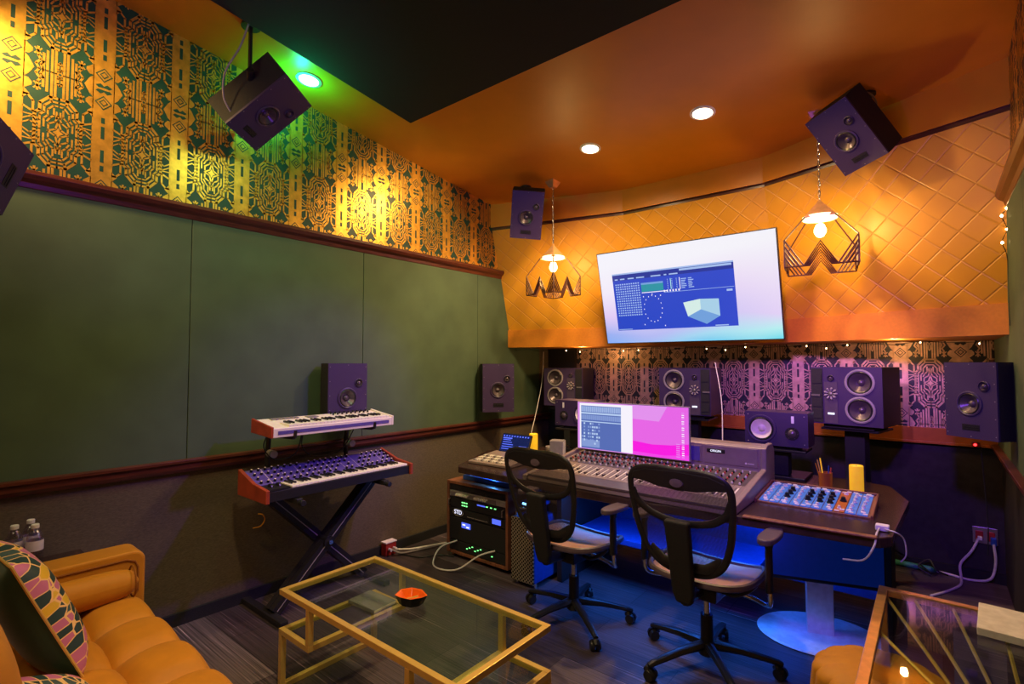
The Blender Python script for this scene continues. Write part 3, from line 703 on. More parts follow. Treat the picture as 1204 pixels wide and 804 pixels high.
for r_, ws in enumerate(((.03, .02), (.025, .03), (.02, .02), (.028, .024), (.03, .02), (.02, .03))):
    rect(X(.505), X(.505+ws[0]), Z(.362+r_*.018), Z(.353+r_*.018), 'l', -.0028); rect(X(.545), X(.545+ws[1]), Z(.362+r_*.018), Z(.353+r_*.018), 'l', -.0028)
for x_, w_ in ((.10, .02), (.135, .03), (.185, .04), (.24, .05), (.33, .06), (.41, .015), (.44, .05)): rect(X(x_), X(x_+w_), Z(.305), Z(.292), 'l', -.003)
for k in range(16):
    a = 2*PI*k/16; rect(X(.325+.055*math.cos(a)-.002), X(.325+.055*math.cos(a)+.002), Z(.64+.14*math.sin(a)+.006), Z(.64+.14*math.sin(a)-.006), 'w', -.003)
for x_, z_ in ((.27, .50), (.325, .48), (.375, .50), (.26, .80), (.385, .82)): rect(X(x_), X(x_+.005), Z(z_+.012), Z(z_), 'w', -.003)
rect(X(.40), X(.785), Z(.482), Z(.478), 'l', -.0028); rect(X(.745), X(.775), Z(.52), Z(.50), 'l', -.0028); rect(X(.67), X(.74), Z(.853), Z(.842), 'l', -.003); rect(X(.09), X(.18), Z(.853), Z(.845), 'l', -.003)
# faceted room model drawn in the window
pol([(X(.505), Z(.60)), (X(.60), Z(.575)), (X(.60), Z(.68)), (X(.525), Z(.745))], 'cube2', -.003)
pol([(X(.60), Z(.575)), (X(.70), Z(.585)), (X(.70), Z(.755)), (X(.60), Z(.68))], 'cube', -.003)
pol([(X(.525), Z(.745)), (X(.60), Z(.68)), (X(.70), Z(.755)), (X(.625), Z(.83))], 'cube3', -.0031)
b.build('screen', SL, tv)

# ------------------------------------------------------------------ desk and console
desk = thing('studio_desk', 'long dark studio desk with a clipped right corner, carrying the console', 'desk', (0, 0, 0))
b = MB()
dp = [(-2.72, 2.70), (-2.68, 2.66), (-1.9, 2.62), (-1.2, 2.62), (-.72, 2.68), (-.20, 2.72), (-.155, 2.78), (-.12, 3.55), (-.22, 3.90), (-.40, 3.97), (-2.6, 3.97), (-2.98, 3.30)]
b.prism(dp, lambda x, y: (x, y, .705), lambda x, y: (x, y, .75)); b.build('desktop', M['desk'], desk, bev=.006)
b = MB(); b.prism([(-.74, 2.665), (-.205, 2.70), (-.205, 2.735), (-.74, 2.705)], lambda x, y: (x, y, .748), lambda x, y: (x, y, .757)); b.build('edge_strip', M['walnut'], desk, bev=.003)
b = MB(); b.box(-.24, -.20, 3.45, 3.75, 0, .705); b.build('leg_panel', M['matte'], desk, bev=.003)
b = MB(); b.box(-2.04, -2.00, 2.98, 3.75, 0, .705); b.build('leg_panel', M['matte'], desk, bev=.003)
b = MB(); b.box(-2.0, -.24, 3.70, 3.73, .12, .70); b.build('modesty_panel', M['bluebox'], desk)
b = MB(); b.box(-2.0, -.9, 3.05, 3.40, .60, .615); b.build('cable_shelf', M['bluebox'], desk)
b = MB(); b.box(-1.98, -.80, 3.12, 3.55, .30, .34); b.build('lower_shelf', M['bluebox'], desk, bev=.004)
b = MB(); b.cyl((-1.98, 3.0, .69), (-.85, 3.0, .69), .008); b.build('led_strip', M['led_b'], desk)

CX0, CX1 = -2.03, -.80
con = thing('mixing_console', 'wide grey analogue mixing console with rows of faders and a meter bridge', 'mixing console', ((CX0+CX1)/2, 2.64, .75))
hw = (CX1-CX0)/2
prof = [(0, .002), (.0, .028), (.02, .036), (.16, .040), (.66, .105), (.665, .24), (.69, .252), (.80, .252), (.83, .22), (.83, .002)]
b = MB(); b.prism(prof, lambda y, z: (-hw, y, z), lambda y, z: (hw, y, z)); b.build('chassis', M['console'], con, bev=.004)
chk = [(-.02, .0), (-.02, .035), (.15, .055), (.64, .125), (.645, .245), (.69, .262), (.80, .262), (.845, .22), (.845, .0)]
for s in (-1, 1):
    b = MB(); b.prism(chk, lambda y, z: (s*hw, y, z), lambda y, z: (s*(hw+.03), y, z)); b.build('end_cheek', M['console'], con, bev=.006)
def zs(y): return .040+(y-.16)*(.065/.5)
sl = math.atan(.065/.5)
b = MB()
b.grid(lambda u, v: (-hw+.02+u*(2*hw-.04), .165+v*.21, zs(.165+v*.21)+.0015), 1, 1); b.build('fader_panel', M['console'], con)
b = MB(); b.grid(lambda u, v: (-hw+.02+u*(2*hw-.04), .385+v*.26, zs(.385+v*.26)+.0015), 1, 1); b.build('channel_panel', M['console_d'], con)
# painted lines between the channels and the fader slots
b = MB(); NCH = 28
for k in range(NCH+1):
    x = -hw+.03+(2*hw-.06)*k/NCH; b.grid(lambda u, v: (x-.001+.002*u, .17+v*.47, zs(.17+v*.47)+.0022), 1, 1, 1)
for k in range(NCH):
    x = -hw+.03+(2*hw-.06)*(k+.5)/NCH; b.grid(lambda u, v: (x-.002+.004*u, .19+v*.15, zs(.19+v*.15)+.0024), 1, 1, 0)
    b.grid(lambda u, v: (x+.008+.008*u, .19+v*.15, zs(.19+v*.15)+.0024), 1, 1, 2)
b.build('slot_markings', [M['black'], M['console_d'], M['knob_w']], con)
fb = MB(); fb.box(-.007, .007, -.011, .011, 0, .011); fb.box(-.007, .007, -.0015, .0015, .011, .012, 1)
fad = fb.build('fader_cap', [M['console_d'], M['knob_w']], con, bev=.001)
def chx(k): return -hw+.03+(2*hw-.06)*(k+.5)/NCH
rng = random.Random(3)
for k in range(NCH):
    y = .20+.12*rng.random()**2+.01
    o = fad if k == 0 else twin(fad, (0, 0, 0)); o.location = (chx(k), y, zs(y)+.002); o.rotation_euler = (sl, 0, 0)
kb = {}
for c, m in (('w', 'knob_w'), ('r', 'knob_r'), ('k', 'knob_k')):
    q = MB(); q.cyl((0, 0, 0), (0, 0, .012), .0062, .005, 10); kb[c] = q.build('knob', M[m], con, smooth=True)
first = dict(kb); used = set(); rest = {c: MB() for c in 'wrk'}; cnt = 0
for r_, y in enumerate((.40, .43, .46, .49, .52, .55, .58, .61)):
    c = 'wkrkwrkw'[r_]
    for k in range(NCH):
        if 4 <= k < 26 and r_ in (1, 3, 5) and cnt < 64:
            cnt += 1
            o = first[c] if c not in used else twin(first[c], (0, 0, 0)); used.add(c)
            o.location = (chx(k), y, zs(y)+.002); o.rotation_euler = (sl, 0, 0)
        else: rest[c].cyl((chx(k), y, zs(y)+.002), (chx(k), y-.001, zs(y)+.013), .0060, .005, 6)
for c in 'wrk':
    if c not in used: bpy.data.objects.remove(first[c])
    if rest[c].v: o = rest[c].build('knob_rows', M['knob_'+c], con); o['kind'] = 'stuff'
# centre section with black button cluster, meter bridge face, badge
b = MB()
for i in range(7):
    for j in range(3): b.cyl((.28+i*.028, .27+j*.035, zs(.27+j*.035)), (.28+i*.028, .27+j*.035, zs(.27+j*.035)+.016), .009, n=10)
b.build('centre_buttons', M['knob_k'], con, smooth=True)
b = MB(); b.box(-hw+.03, hw-.35, .655, .664, .125, .225); b.box(-hw+.03, hw-.36, .652, .656, .13, .22, 1); b.build('meter_strip', [M['console'], M['synth']], con)
b = MB(); b.box(hw-.33, hw-.02, .656, .664, .125, .235); b.build('bridge_panel', M['console'], con, bev=.002)
b = MB(); b.box(hw-.315, hw-.205, .650, .658, .19, .215); b.build('badge', M['black'], con, bev=.006)
text('ORIGIN', .019, (hw-.26, .6485, .2025), (R(90), 0, 0), M['led_w'], con)
b = MB(); b.cyl((hw-.085, .657, .146), (hw-.085, .6545, .146), .006, n=14); b.box(hw-.075, hw-.04, .6545, .657, .144, .148); b.build('maker_mark', M['knob_w'], con)
b = MB(); b.box(-hw+.004, hw-.004, -.006, .155, .030, .043); b.build('armrest_pad', M['console_d'], con, bev=.002)

scn = thing('desktop_monitor', 'wide thin desk screen showing a white window and a magenta desktop', 'computer monitor', (-1.615, 3.235, .875))
SW, SH = .83, .345
b = MB(); b.box(-SW/2, SW/2, 0, .02, 0, SH); b.build('housing', M['plastic_g'], scn, bev=.003)
b = MB(); b.box(-.03, .03, .02, .05, -.04, .2); b.box(-.10, .10, -.005, .035, -.045, -.03); b.build('monitor_arm', M['silver'], scn, bev=.003)
S2 = dict(w=scr((.95, .92, 1), .95), m=scr((.88, .06, .78), 1), m2=scr((.78, .13, .76), 1), m3=scr((.92, .01, .72), 1), s=scr((.09, .15, .45), 1), s2=scr((.28, .40, .8), .8), l=scr((.55, .72, 1), .85), pk=scr((.75, .28, .82), 1))
SK = list(S2); SL = [S2[k] for k in SK]
b = MB(); X = lambda u: (u-.5)*(SW-.012); Z = lambda v: SH-.006-v*(SH-.012)
rect(X(0), X(1), Z(1), Z(0), 'pk', -.001)
rect(X(.02), X(.53), Z(.985), Z(.02), 'w', -.0014)
rect(X(.035), X(.425), Z(.985), Z(.07), 's', -.0018)
rect(X(.035), X(.425), Z(.20), Z(.08), 's2', -.0021); rect(X(.035), X(.425), Z(.25), Z(.215), 'l', -.0021)
rect(X(.035), X(.425), Z(.37), Z(.27), 's2', -.0021); rect(X(.035), X(.425), Z(.42), Z(.40), 'l', -.0021)
for k in range(26):
    rect(X(.045+k*.0145), X(.049+k*.0145), Z(.20), Z(.09), 'l', -.0024); rect(X(.045+k*.0145), X(.0475+k*.0145), Z(.37), Z(.27), 's', -.0024)
for i in range(9):
    for j in range(7):
        if rng.random() < .62: rect(X(.04+i*.021), X(.055+i*.021), Z(.475+j*.07), Z(.435+j*.07), 'l' if rng.random() < .6 else 's2', -.0024)
rect(X(.04), X(.22), Z(.95), Z(.80), 's2', -.0022)
rect(X(.53), X(1), Z(1), Z(0), 'm2', -.0014)
pol([(X(.53), Z(.72)), (X(.70), Z(.76)), (X(.86), Z(.74)), (X(1), Z(.69)), (X(1), Z(.90)), (X(.8), Z(.95)), (X(.53), Z(.93))], 'm3', -.0018)
pol([(X(.53), Z(.93)), (X(.8), Z(.95)), (X(1), Z(.90)), (X(1), Z(1)), (X(.53), Z(1))], 'm', -.0018)
pol([(X(.53), Z(0)), (X(.83), Z(0)), (X(.76), Z(.3)), (X(.53), Z(.28))], 'pk', -.0016)
for k in range(22): rect(X(.945), X(.965), Z(.10+k*.04+.018), Z(.10+k*.04), 'w' if k % 3 else 'pk', -.002)
for k in range(7): rect(X(.90), X(.93), Z(.70+k*.04+.015), Z(.70+k*.04), 'pk', -.002)
b.build('screen', SL, scn)

# blue module box with knobs at the desk's right
mod = thing('module_rack', 'shallow wooden rack of blue and white knob modules on the right of the desk', 'audio rack', (-.505, 3.20, .752), (R(5), 0, 0))
b = MB(); b.box(-.255, .255, -.18, .18, .0, .022); b.box(-.265, -.253, -.19, .19, 0, .034); b.box(.253, .265, -.19, .19, 0, .034); b.box(-.265, .265, .18, .192, 0, .034); b.build('case', M['walnut'], mod, bev=.004)
b = MB()
for k in range(10): b.box(-.245+k*.049, -.200+k*.049, -.175, .175, .022, .026, (0, 0, 0, 0, 0, 0, 0, 2, 0, 0)[k])
for k in range(10):
    for yy in (-.165, -.14, .12, .145, .165): b.box(-.24+k*.049+.01*((k*7+int(yy*100)) % 3), -.220+k*.049+.01*((k*7+int(yy*100)) % 3), yy-.006, yy+.006, .026, .030, 1)
b.build('module_faces', [M['blue'], M['plastic_w'], M['woodlit']], mod)
qs = []
for c in ('knob_k', 'knob_w'):
    q = MB(); q.cyl((0, 0, 0), (0, 0, .022), .013, .010, 12); q.cyl((0, 0, 0), (0, 0, .005), .016, n=12); qs.append(q.build('knob', M[c], mod, smooth=True))
fu = [0, 0]
for k in range(10):
    for j in range(5):
        c = 0 if k in (2, 4, 6, 7, 5) and j in (1, 2, 3) else 1
        if k == 7 and j in (1, 3): continue
        o = qs[c] if not fu[c] else twin(qs[c], (0, 0, 0)); fu[c] = 1
        o.location = (-.2225+k*.049+rng.uniform(-.004, .004), -.12+j*.06, .026)
        if c: o.scale = (.62, .62, .6)

# candles, pencil cup, puck, small box
def candle(label, x, y, z, r, h):
    t = thing('pillar_candle', label, 'candle', (x, y, z), group='yellow pillar candles')
    b = MB(); b.lathe([(0, 0), (r*.96, 0), (r, .004), (r, h-.004), (r*.9, h), (r*.8, h-.008), (0, h-.012)], n=28); b.build('wax', M['candle'], t, smooth=True)
    b = MB(); b.cyl((0, 0, h-.012), (.001, 0, h+.003), .0012, n=6); b.build('wick', M['cable_k'], t)
candle('yellow pillar candle on the desk by the pencil cup', -.365, 3.62, .752, .036, .150)
candle('yellow pillar candle at the left end of the desk', -2.63, 3.50, .752, .036, .150)
cup = thing('pencil_cup', 'wire pencil cup behind the blue module rack', 'pencil cup', (-.515, 3.58, .752))
b = MB(); b.lathe([(0, .002), (.034, .002), (.036, .095), (.033, .095), (.031, .006)], n=20); b.build('cup', M['woodlit'], cup, smooth=True)
for i, (dx, dy, lx, m, h) in enumerate(((-.012, .005, -.030, 'gold', .17), (-.004, -.006, -.022, 'candle', .185), (.010, .004, .006, 'bluebox', .14), (.016, -.004, .014, 'knob_r', .13), (-.014, -.008, -.036, 'velvet', .15))):
    b = MB(); b.cyl((0, 0, 0), (lx, 0, h*.93), .0036, n=6); b.cyl((lx, 0, h*.93), (lx*1.07, 0, h), .0036, .0006, n=6, mi=1)
    o = b.build('pencil', [M[m], M['knob_k']], None); o.location = (-.515+dx, 3.58+dy, .758)
    tag(o, 'thin %s pencil standing in the wire pencil cup' % ('ochre', 'yellow', 'blue', 'red', 'orange')[i], 'pencil', 'pencils in the wire cup')
b = MB(); b.lathe([(0, 0), (.05, 0), (.052, .01), (.05, .03), (.04, .034), (0, .034)], n=28); tag(b.build('smart_puck', M['plastic_g'], smooth=True, loc=(-2.56, 3.66, .752)), 'round grey puck between the left candle and the small grey box', 'puck')
sb = thing('desk_organizer', 'small grey box standing left of the desk screen', 'box', (-2.40, 3.52, .752), (0, 0, R(22)))
b = MB(); b.box(-.055, .055, -.05, .05, 0, .115); b.build('case', M['plastic_g'], sb, bev=.004)
b = MB(); b.box(.0555, .058, -.045, .045, .006, .109); b.build('side_face', M['paper'], sb)

# tablet controller on the left
tb = thing('touch_controller', 'tilted touch screen controller with a grey keypad on the left desk end', 'controller', (-2.53, 3.02, .752), (0, 0, R(2)))
b = MB(); b.prism([(-.22, 0), (-.22, .018), (.05, .045), (.12, .05), (.12, 0)], lambda y, z: (-.19, y, z), lambda y, z: (.19, y, z)); b.build('keypad_base', M['console'], tb, bev=.004)
T = Matrix.Translation((0, .10, .045)) @ Matrix.Rotation(R(-24), 4, 'X')
b = MB(); b.box(-.155, .125, 0, .018, 0, .155, 0, T); b.build('display_housing', M['black'], tb, bev=.003)
b = MB(); b.box(-.148, .118, -.002, 0, .008, .147, 0, T)
for i in range(10): b.box(-.140+i*.026, -.127+i*.026, -.003, -.001, .128, .138, 1, T)
for i in range(5): b.box(-.135, -.06+i*.015, -.003, -.001, .098-i*.018, .104-i*.018, 1, T)
b.box(-.138, -.05, -.0035, -.001, .11, .12, 1, T); b.box(.03, .10, -.0035, -.001, .04, .06, 1, T); b.build('display', [M['darkblue'], M['led_bs']], tb)
b = MB()
for i in range(12):
    for j in range(3): b.box(-.165+i*.024, -.148+i*.024, -.19+j*.06, -.155+j*.06, .02+(.06*j+.01)*.1, .030+(.06*j+.01)*.1, (i+j) % 3 == 0)
b.build('keys', [M['knob_w'], M['plastic_g']], tb)
b = MB(); b.lathe([(0, .062), (.03, .062), (.032, .036)], Matrix.Translation((.10, -.02, 0)), 20); b.build('dial', M['plastic_g'], tb, smooth=True)

# ------------------------------------------------------------------ under and beside the desk
rk = thing('equipment_rack', 'low wooden rack cabinet of black audio gear under the left desk end', 'rack cabinet', (-2.665, 2.83, 0))
b = MB(); W = .31
for x in (-W, W-.022): b.box(x, x+.022, 0, .46, .035, .585)
b.box(-W+.022, W-.022, 0, .46, .563, .585); b.box(-W+.022, W-.022, 0, .46, .035, .057); b.box(-W+.022, W-.022, .44, .455, .057, .563, 0); b.build('cabinet', M['walnut'], rk, bev=.003)
for x in (-.27, .27):
    for y in (.06, .40):
        b = MB(); b.cyl((x-.012, y, .02), (x+.012, y, .02), .02, n=16); b.box(x-.015, x+.015, y-.012, y+.012, .03, .037); b.build('caster', M['black'], rk, smooth=True)
def unit(z0, z1, mat, extra=None, name='rack_unit'):
    b = MB(); b.box(-W+.026, W-.026, .006, .40, z0+.002, z1-.002); return b.build(name, mat, rk, bev=.002)
u1 = unit(.515, .560, M['black'])
b = MB(); b.box(-.1, .25, .003, .007, .525, .55); b.build('vent_strip', M['matte'], u1)
u2 = unit(.465, .513, M['plastic_g']); 
b = MB(); b.box(-.275, .20, .003, .007, .472, .506); b.build('faceplate', M['silver'], u2, bev=.002)
b = MB()
for i in range(12): x = -.20+i*.022+(.06 if i > 5 else 0); b.cyl((x, .003, .488), (x, -.012, .488), .008, n=10)
b.build('knobs', M['knob_w'], u2, smooth=True)
u3 = unit(.385, .463, M['black']); b = MB()
for i in range(3):
    for j in range(2): b.box(-.15+i*.022, -.137+i*.022, .002, .006, .43-j*.022, .437-j*.022)
    b.box(.10+i*.04, .115+i*.04, .002, .006, .44, .446)
b.build('status_lights', M['led_g'], u3)
b = MB(); b.box(.01, .09, .002, .006, .438, .446); b.build('display', M['led_bs'], u3)
for s in (-1, 1):
    b = MB(); b.tube([(s*.27, .004, .40), (s*.27, -.02, .405), (s*.27, -.02, .445), (s*.27, .004, .45)], .005, 8); b.build('handle', M['chrome'], u3, smooth=True)
u4 = unit(.315, .383, M['black']); text('STD', .045, (-.19, .003, .352), (R(90), 0, 0), M['led_w'], u4)
b = MB(); b.lathe([(.055, .0), (.052, .0)], Matrix.Translation((-.19, .004, .352)) @ RX90 @ Matrix.Diagonal((1, .5, 1, 1)), 28); b.build('emblem_ring', M['plastic_w'], u4)
b = MB(); b.box(.16, .24, .002, .006, .335, .37); b.build('display', M['led_bs'], u4)
b = MB(); b.box(-.10, .13, .001, .006, .325, .375); b.box(-.09, .12, -.001, .002, .335, .338, 1); b.build('drive_bay', [M['matte'], M['plastic_g']], u4)
u5 = unit(.14, .313, M['matte']); b = MB(); b.box(-.15, -.06, .002, .006, .245, .285); b.box(-.14, -.11, .001, .003, .265, .275, 1); b.box(-.10, -.07, .001, .003, .252, .262, 1); b.build('display', [M['led_bs'], M['led_w']], u5)
u6 = unit(.06, .138, M['matte']); b = MB()
for i in range(10): b.box(-.10+i*.028, -.088+i*.028, .002, .006, .095+(i % 3)*.012, .100+(i % 3)*.012)
b.build('status_lights', M['led_g'], u6)
lp = [(-2.86, 2.83, .14), (-2.93, 2.72, .10), (-2.92, 2.64, .012), (-2.80, 2.60, .008), (-2.66, 2.64, .03), (-2.55, 2.74, .12), (-2.47, 2.825, .15)]
b = MB(); b.tube(smoothpath(lp), .006, 8); tag(b.build('patch_cable', M['cable_w'], smooth=True), 'white cable looping out of the rack front and down onto the floor', 'cable')
ds = thing('audio_interface', 'flat blue-lit box on top of the equipment rack', 'audio interface', (-2.64, 3.03, .587))
b = MB(); b.box(-.24, .24, -.12, .16, 0, .035); b.build('case', M['bluebox'], ds, bev=.004)
b = MB()
for i in range(7): b.box(-.2+i*.06, -.165+i*.06, -.08, -.03, .035, .038)
b.build('indicator_row', M['led_b'], ds)

tw = thing('computer_tower', 'silver computer tower with a perforated front beside the rack', 'computer tower', (-2.165, 2.75, .035))
b = MB(); b.box(-.095, .095, .012, .46, 0, .42); b.build('housing', M['bluebox'], tw, bev=.01, seg=3)
b = MB(); b.box(-.095, .095, 0, .013, 0, .42); b.build('perforated_front', M['perf'], tw, bev=.004)
for s in (-1, 1):
    b = MB(); y = .05 if s < 0 else .40
    b.tube(smoothpath([(-.085, y, .40), (-.085, y, .455), (-.07, y, .47), (.07, y, .47), (.085, y, .455), (.085, y, .40)]), .009, 10); b.build('handle', M['chrome'], tw, smooth=True)
for x in (-.075, .075):
    for y in (.05, .42):
        b = MB(); b.cyl((x, y, -.035), (x, y, .001), .010, n=12); b.build('foot', M['chrome'], tw, smooth=True)
bx = thing('small_interface', 'small blue-lit gadget sitting on the computer tower', 'audio interface', (-2.165, 2.90, .517))
b = MB(); b.box(-.07, .07, -.08, .08, 0, .03); b.build('case', M['bluebox'], bx, bev=.004)
b = MB(); b.box(-.05, .05, -.0815, -.079, .008, .022); b.build('display', M['led_b'], bx)

# old monitor on oval base under the desk's right end
fm = thing('floor_monitor', 'dark blue monitor standing on the floor under the right desk end', 'computer monitor', (-.50, 3.30, 0), (0, 0, R(18)))
b = MB(); b.box(-.275, .275, -.075, -.045, .315, .60); b.box(-.25, .25, -.045, -.01, .34, .58); b.build('housing', M['black'], fm, bev=.006)
b = MB(); b.box(-.265, .265, -.077, -.0745, .335, .592); b.build('screen', M['darkblue'], fm)
b = MB(); b.box(-.08, .05, .0, .04, .01, .33); b.build('stand_column', M['oval'], fm, bev=.004)
b = MB(); b.lathe([(0, 0), (.30, 0), (.31, .006), (.30, .014), (0, .016)], Matrix.Translation((-.02, .02, 0)) @ Matrix.Diagonal((1.0, .80, 1, 1)), 48); b.build('oval_base', M['oval'], fm, smooth=True)
b = MB(); b.cyl((.06, -.084, .575), (.06, -.076, .575), .008, n=12); b.build('power_light', M['led_b'], fm)

# ------------------------------------------------------------------ task chairs
def by(z): return -.235-.10*(z-.5)/.5
def task_chair(label, loc, rz, base):
    t = thing('task_chair', label, 'office chair', loc, (0, 0, rz), 'black mesh task chairs at the console')
    P = lambda x, z, d=0: (x, by(z)+d, z)
    half = [(0, 1.012), (.10, 1.015), (.19, 1.0), (.232, .955), (.236, .88), (.228, .79), (.212, .70), (.175, .605), (.105, .545), (0, .530)]
    loop = [P(*p) for p in half]+[P(-p[0], p[1]) for p in half[-2:0:-1]]
    lp = smoothpath(loop, 4, True)
    b = MB(); b.tube(lp, [(.010, .016)]*len(lp), 10, closed=True, flat=(0, 1, 0))
    arc = smoothpath([P(-.232, .90), P(-.205, .84), P(-.13, .79), P(0, .768), P(.13, .79), P(.205, .84), P(.232, .90)], 4)
    b.tube(arc, [(.009, .017)]*len(arc), 10, flat=(0, 1, 0)); b.build('back_frame', M['black'], t, smooth=True)
    # thick top rail plate
    up = [(-.215, .985), (-.15, 1.008), (0, 1.014), (.15, 1.008), (.215, .985), (.225, .95), (.17, .945), (.09, .928), (0, .922), (-.09, .928), (-.17, .945), (-.225, .95)]
    b = MB(); b.prism(up, lambda x, z: P(x, z, -.012), lambda x, z: P(x, z, .012)); b.build('top_rail', M['black'], t, bev=.006)
    b = MB(); b.lathe([(.034, 0), (.030, .007), (0, .009)], Matrix.Translation(P(-.0, .958, -.010)) @ RX90 @ Matrix.Diagonal((1, .62, 1, 1)), 24); b.build('rail_button', M['pad'], t, smooth=True)
    b = MB(); b.add(lp, [tuple(range(len(lp)))]); b.build('back_mesh', M['chairmesh'], t, uvf=lambda c: (c.x, c.z))
    b = MB(); b.prism([(-.058, .79), (.058, .79), (.050, .45), (.035, .40), (-.035, .40), (-.050, .45)], lambda x, z: P(x, z, -.065), lambda x, z: P(x, z, -.022)); b.build('spine', M['matte'], t, bev=.012, seg=3)
    b = MB(); b.tube([(0, -.26, .42), (0, -.15, .41), (0, 0, .41)], [.035, .03, .04], 10); b.box(-.09, .09, -.12, .14, .37, .43); b.build('tilt_mechanism', M['black'], t, bev=.006)
    b = MB(); b.tube([P(-.17, .62, .01), (-.10, by(.6)-.005, .575), (0, by(.6)-.01, .565), (.10, by(.6)-.005, .575), P(.17, .62, .01)], [(.006, .022)]*5, 8, flat=(0, 1, 0)); b.build('lumbar_pad', M['black'], t, smooth=True)
    # seat
    sq = []
    for k in range(32):
        a = 2*PI*k/32; c, s = math.cos(a), math.sin(a); e = .62
        x = .245*math.copysign(abs(c)**e, c); y = .01+.235*math.copysign(abs(s)**e, s); sq.append(Vector((x, y, .475+.03*(x/.245)**2*.4-.035*max(0, (y-.15)/.1)**1.5+.012*max(0, -y/.23))))
    b = MB(); b.tube(sq, [(.016, .012)]*32, 8, closed=True, flat=(0, 0, 1)); b.build('seat_frame', M['pad'], t, smooth=True)
    b = MB(); b.add([(0, .01, .462)]+[tuple(v) for v in sq], [(0, 1+k, 1+(k+1) % 32) for k in range(32)]); b.build('seat_mesh', M['seatmesh'], t, uvf=lambda c: (c.x, c.y))
    b = MB()
    for s in (-1, 1): b.tube(smoothpath([(s*.05, -.02, .405), (s*.14, -.03, .40), (s*.20, -.02, .43), (s*.235, 0, .465)]), .011, 8)
    b.build('seat_bracket', M['black'], t, smooth=True)
    for s in (-1, 1):
        b = MB(); b.tube(smoothpath([(s*.08, .03, .40), (s*.20, .035, .385), (s*.28, .0, .385), (s*.305, -.04, .42), (s*.305, -.05, .50)]), .011, 10); b.build('arm_bar', M['chrome'], t, smooth=True)
        b = MB(); b.tube([(s*.305, -.05, .47), (s*.305, -.05, .66), (s*.305, -.04, .695)], [(.028, .016), (.024, .015), (.03, .02)], 12, flat=(0, 1, 0)); b.build('arm_post', M['black'], t, smooth=True)
        b = MB(); n = 20; ring = [(s*.305+.042*math.copysign(abs(math.cos(a))**.8, math.cos(a)), -.02+.125*math.copysign(abs(math.sin(a))**.8, math.sin(a))) for a in [2*PI*k/n for k in range(n)]]
        b.prism(ring, lambda x, y: (x, y, .695), lambda x, y: (x, y, .722)); b.build('arm_pad', M['pad'], t, bev=.01, seg=3)
    b = MB(); b.cyl((0, 0, .12), (0, 0, .26), .030, n=20); b.cyl((0, 0, .26), (0, 0, .38), .016, n=16, mi=1); b.build('gas_column', [M['black'], M['chrome']], t, smooth=True)
    b = MB(); b.cyl((0, 0, .07), (0, 0, .135), .042, .035, n=20)
    for k in range(5):
        a = base+2*PI*k/5; c, s = math.cos(a), math.sin(a)
        b.tube([(c*.02, s*.02, .115), (c*.16, s*.16, .105), (c*.315, s*.315, .078), (c*.335, s*.335, .070)], [(.024, .026), (.018, .021), (.014, .017), (.012, .014)], 8, flat=(0, 0, 1))
    b.build('star_base', M['black'], t, smooth=True)
    cs = None
    for k in range(5):
        a = base+2*PI*k/5
        if cs is None:
            b = MB()
            for s in (-1, 1): b.cyl((s*.007, 0, .028), (s*.026, 0, .028), .028, .024, n=20)
            b.tube([(-.0, .0, .055), (0, .012, .05), (0, .03, .04)], [.018, .022, .012], 8); b.cyl((0, 0, .03), (0, 0, .08), .006, n=8)
            cs = b.build('caster', M['black'], t, smooth=True)
        else: cs = twin(cs, (0, 0, 0))
        cs.location = (.325*math.cos(a), .325*math.sin(a), 0); cs.rotation_euler = (0, 0, a*1.7+.6)
    return t
task_chair('black mesh task chair nearer the camera, below the magenta screen half', (-.90, 2.62, 0), R(-2), R(24))
task_chair('black mesh task chair farther left, beside the computer tower', (-1.66, 2.60, 0), R(-5), R(39))

# ------------------------------------------------------------------ keyboards
def keys(t, x0, x1, y0, n, z, kl):
    "white and black keys running along local y; player side is +x"
    w = (y0[1]-y0[0])/n
    b = MB()
    for k in range(n): b.box(x1-kl, x1, y0[0]+k*w+.0006, y0[0]+(k+1)*w-.0006, z-.012, z)
    b.build('white_keys', M['key_w'], t, bev=.001, seg=1)
    b = MB()
    for k in range(n-1):
        if (k % 7) in (2, 6): continue
        yy = y0[0]+(k+1)*w; b.box(x1-kl, x1-kl*.36, yy-.006, yy+.006, z-.002, z+.010)
    b.build('black_keys', M['key_k'], t, bev=.0015, seg=1)
ks = thing('keyboard_stand', 'black double X keyboard stand with an upper tier by the left wall', 'keyboard stand', (-3.13, 1.84, 0))
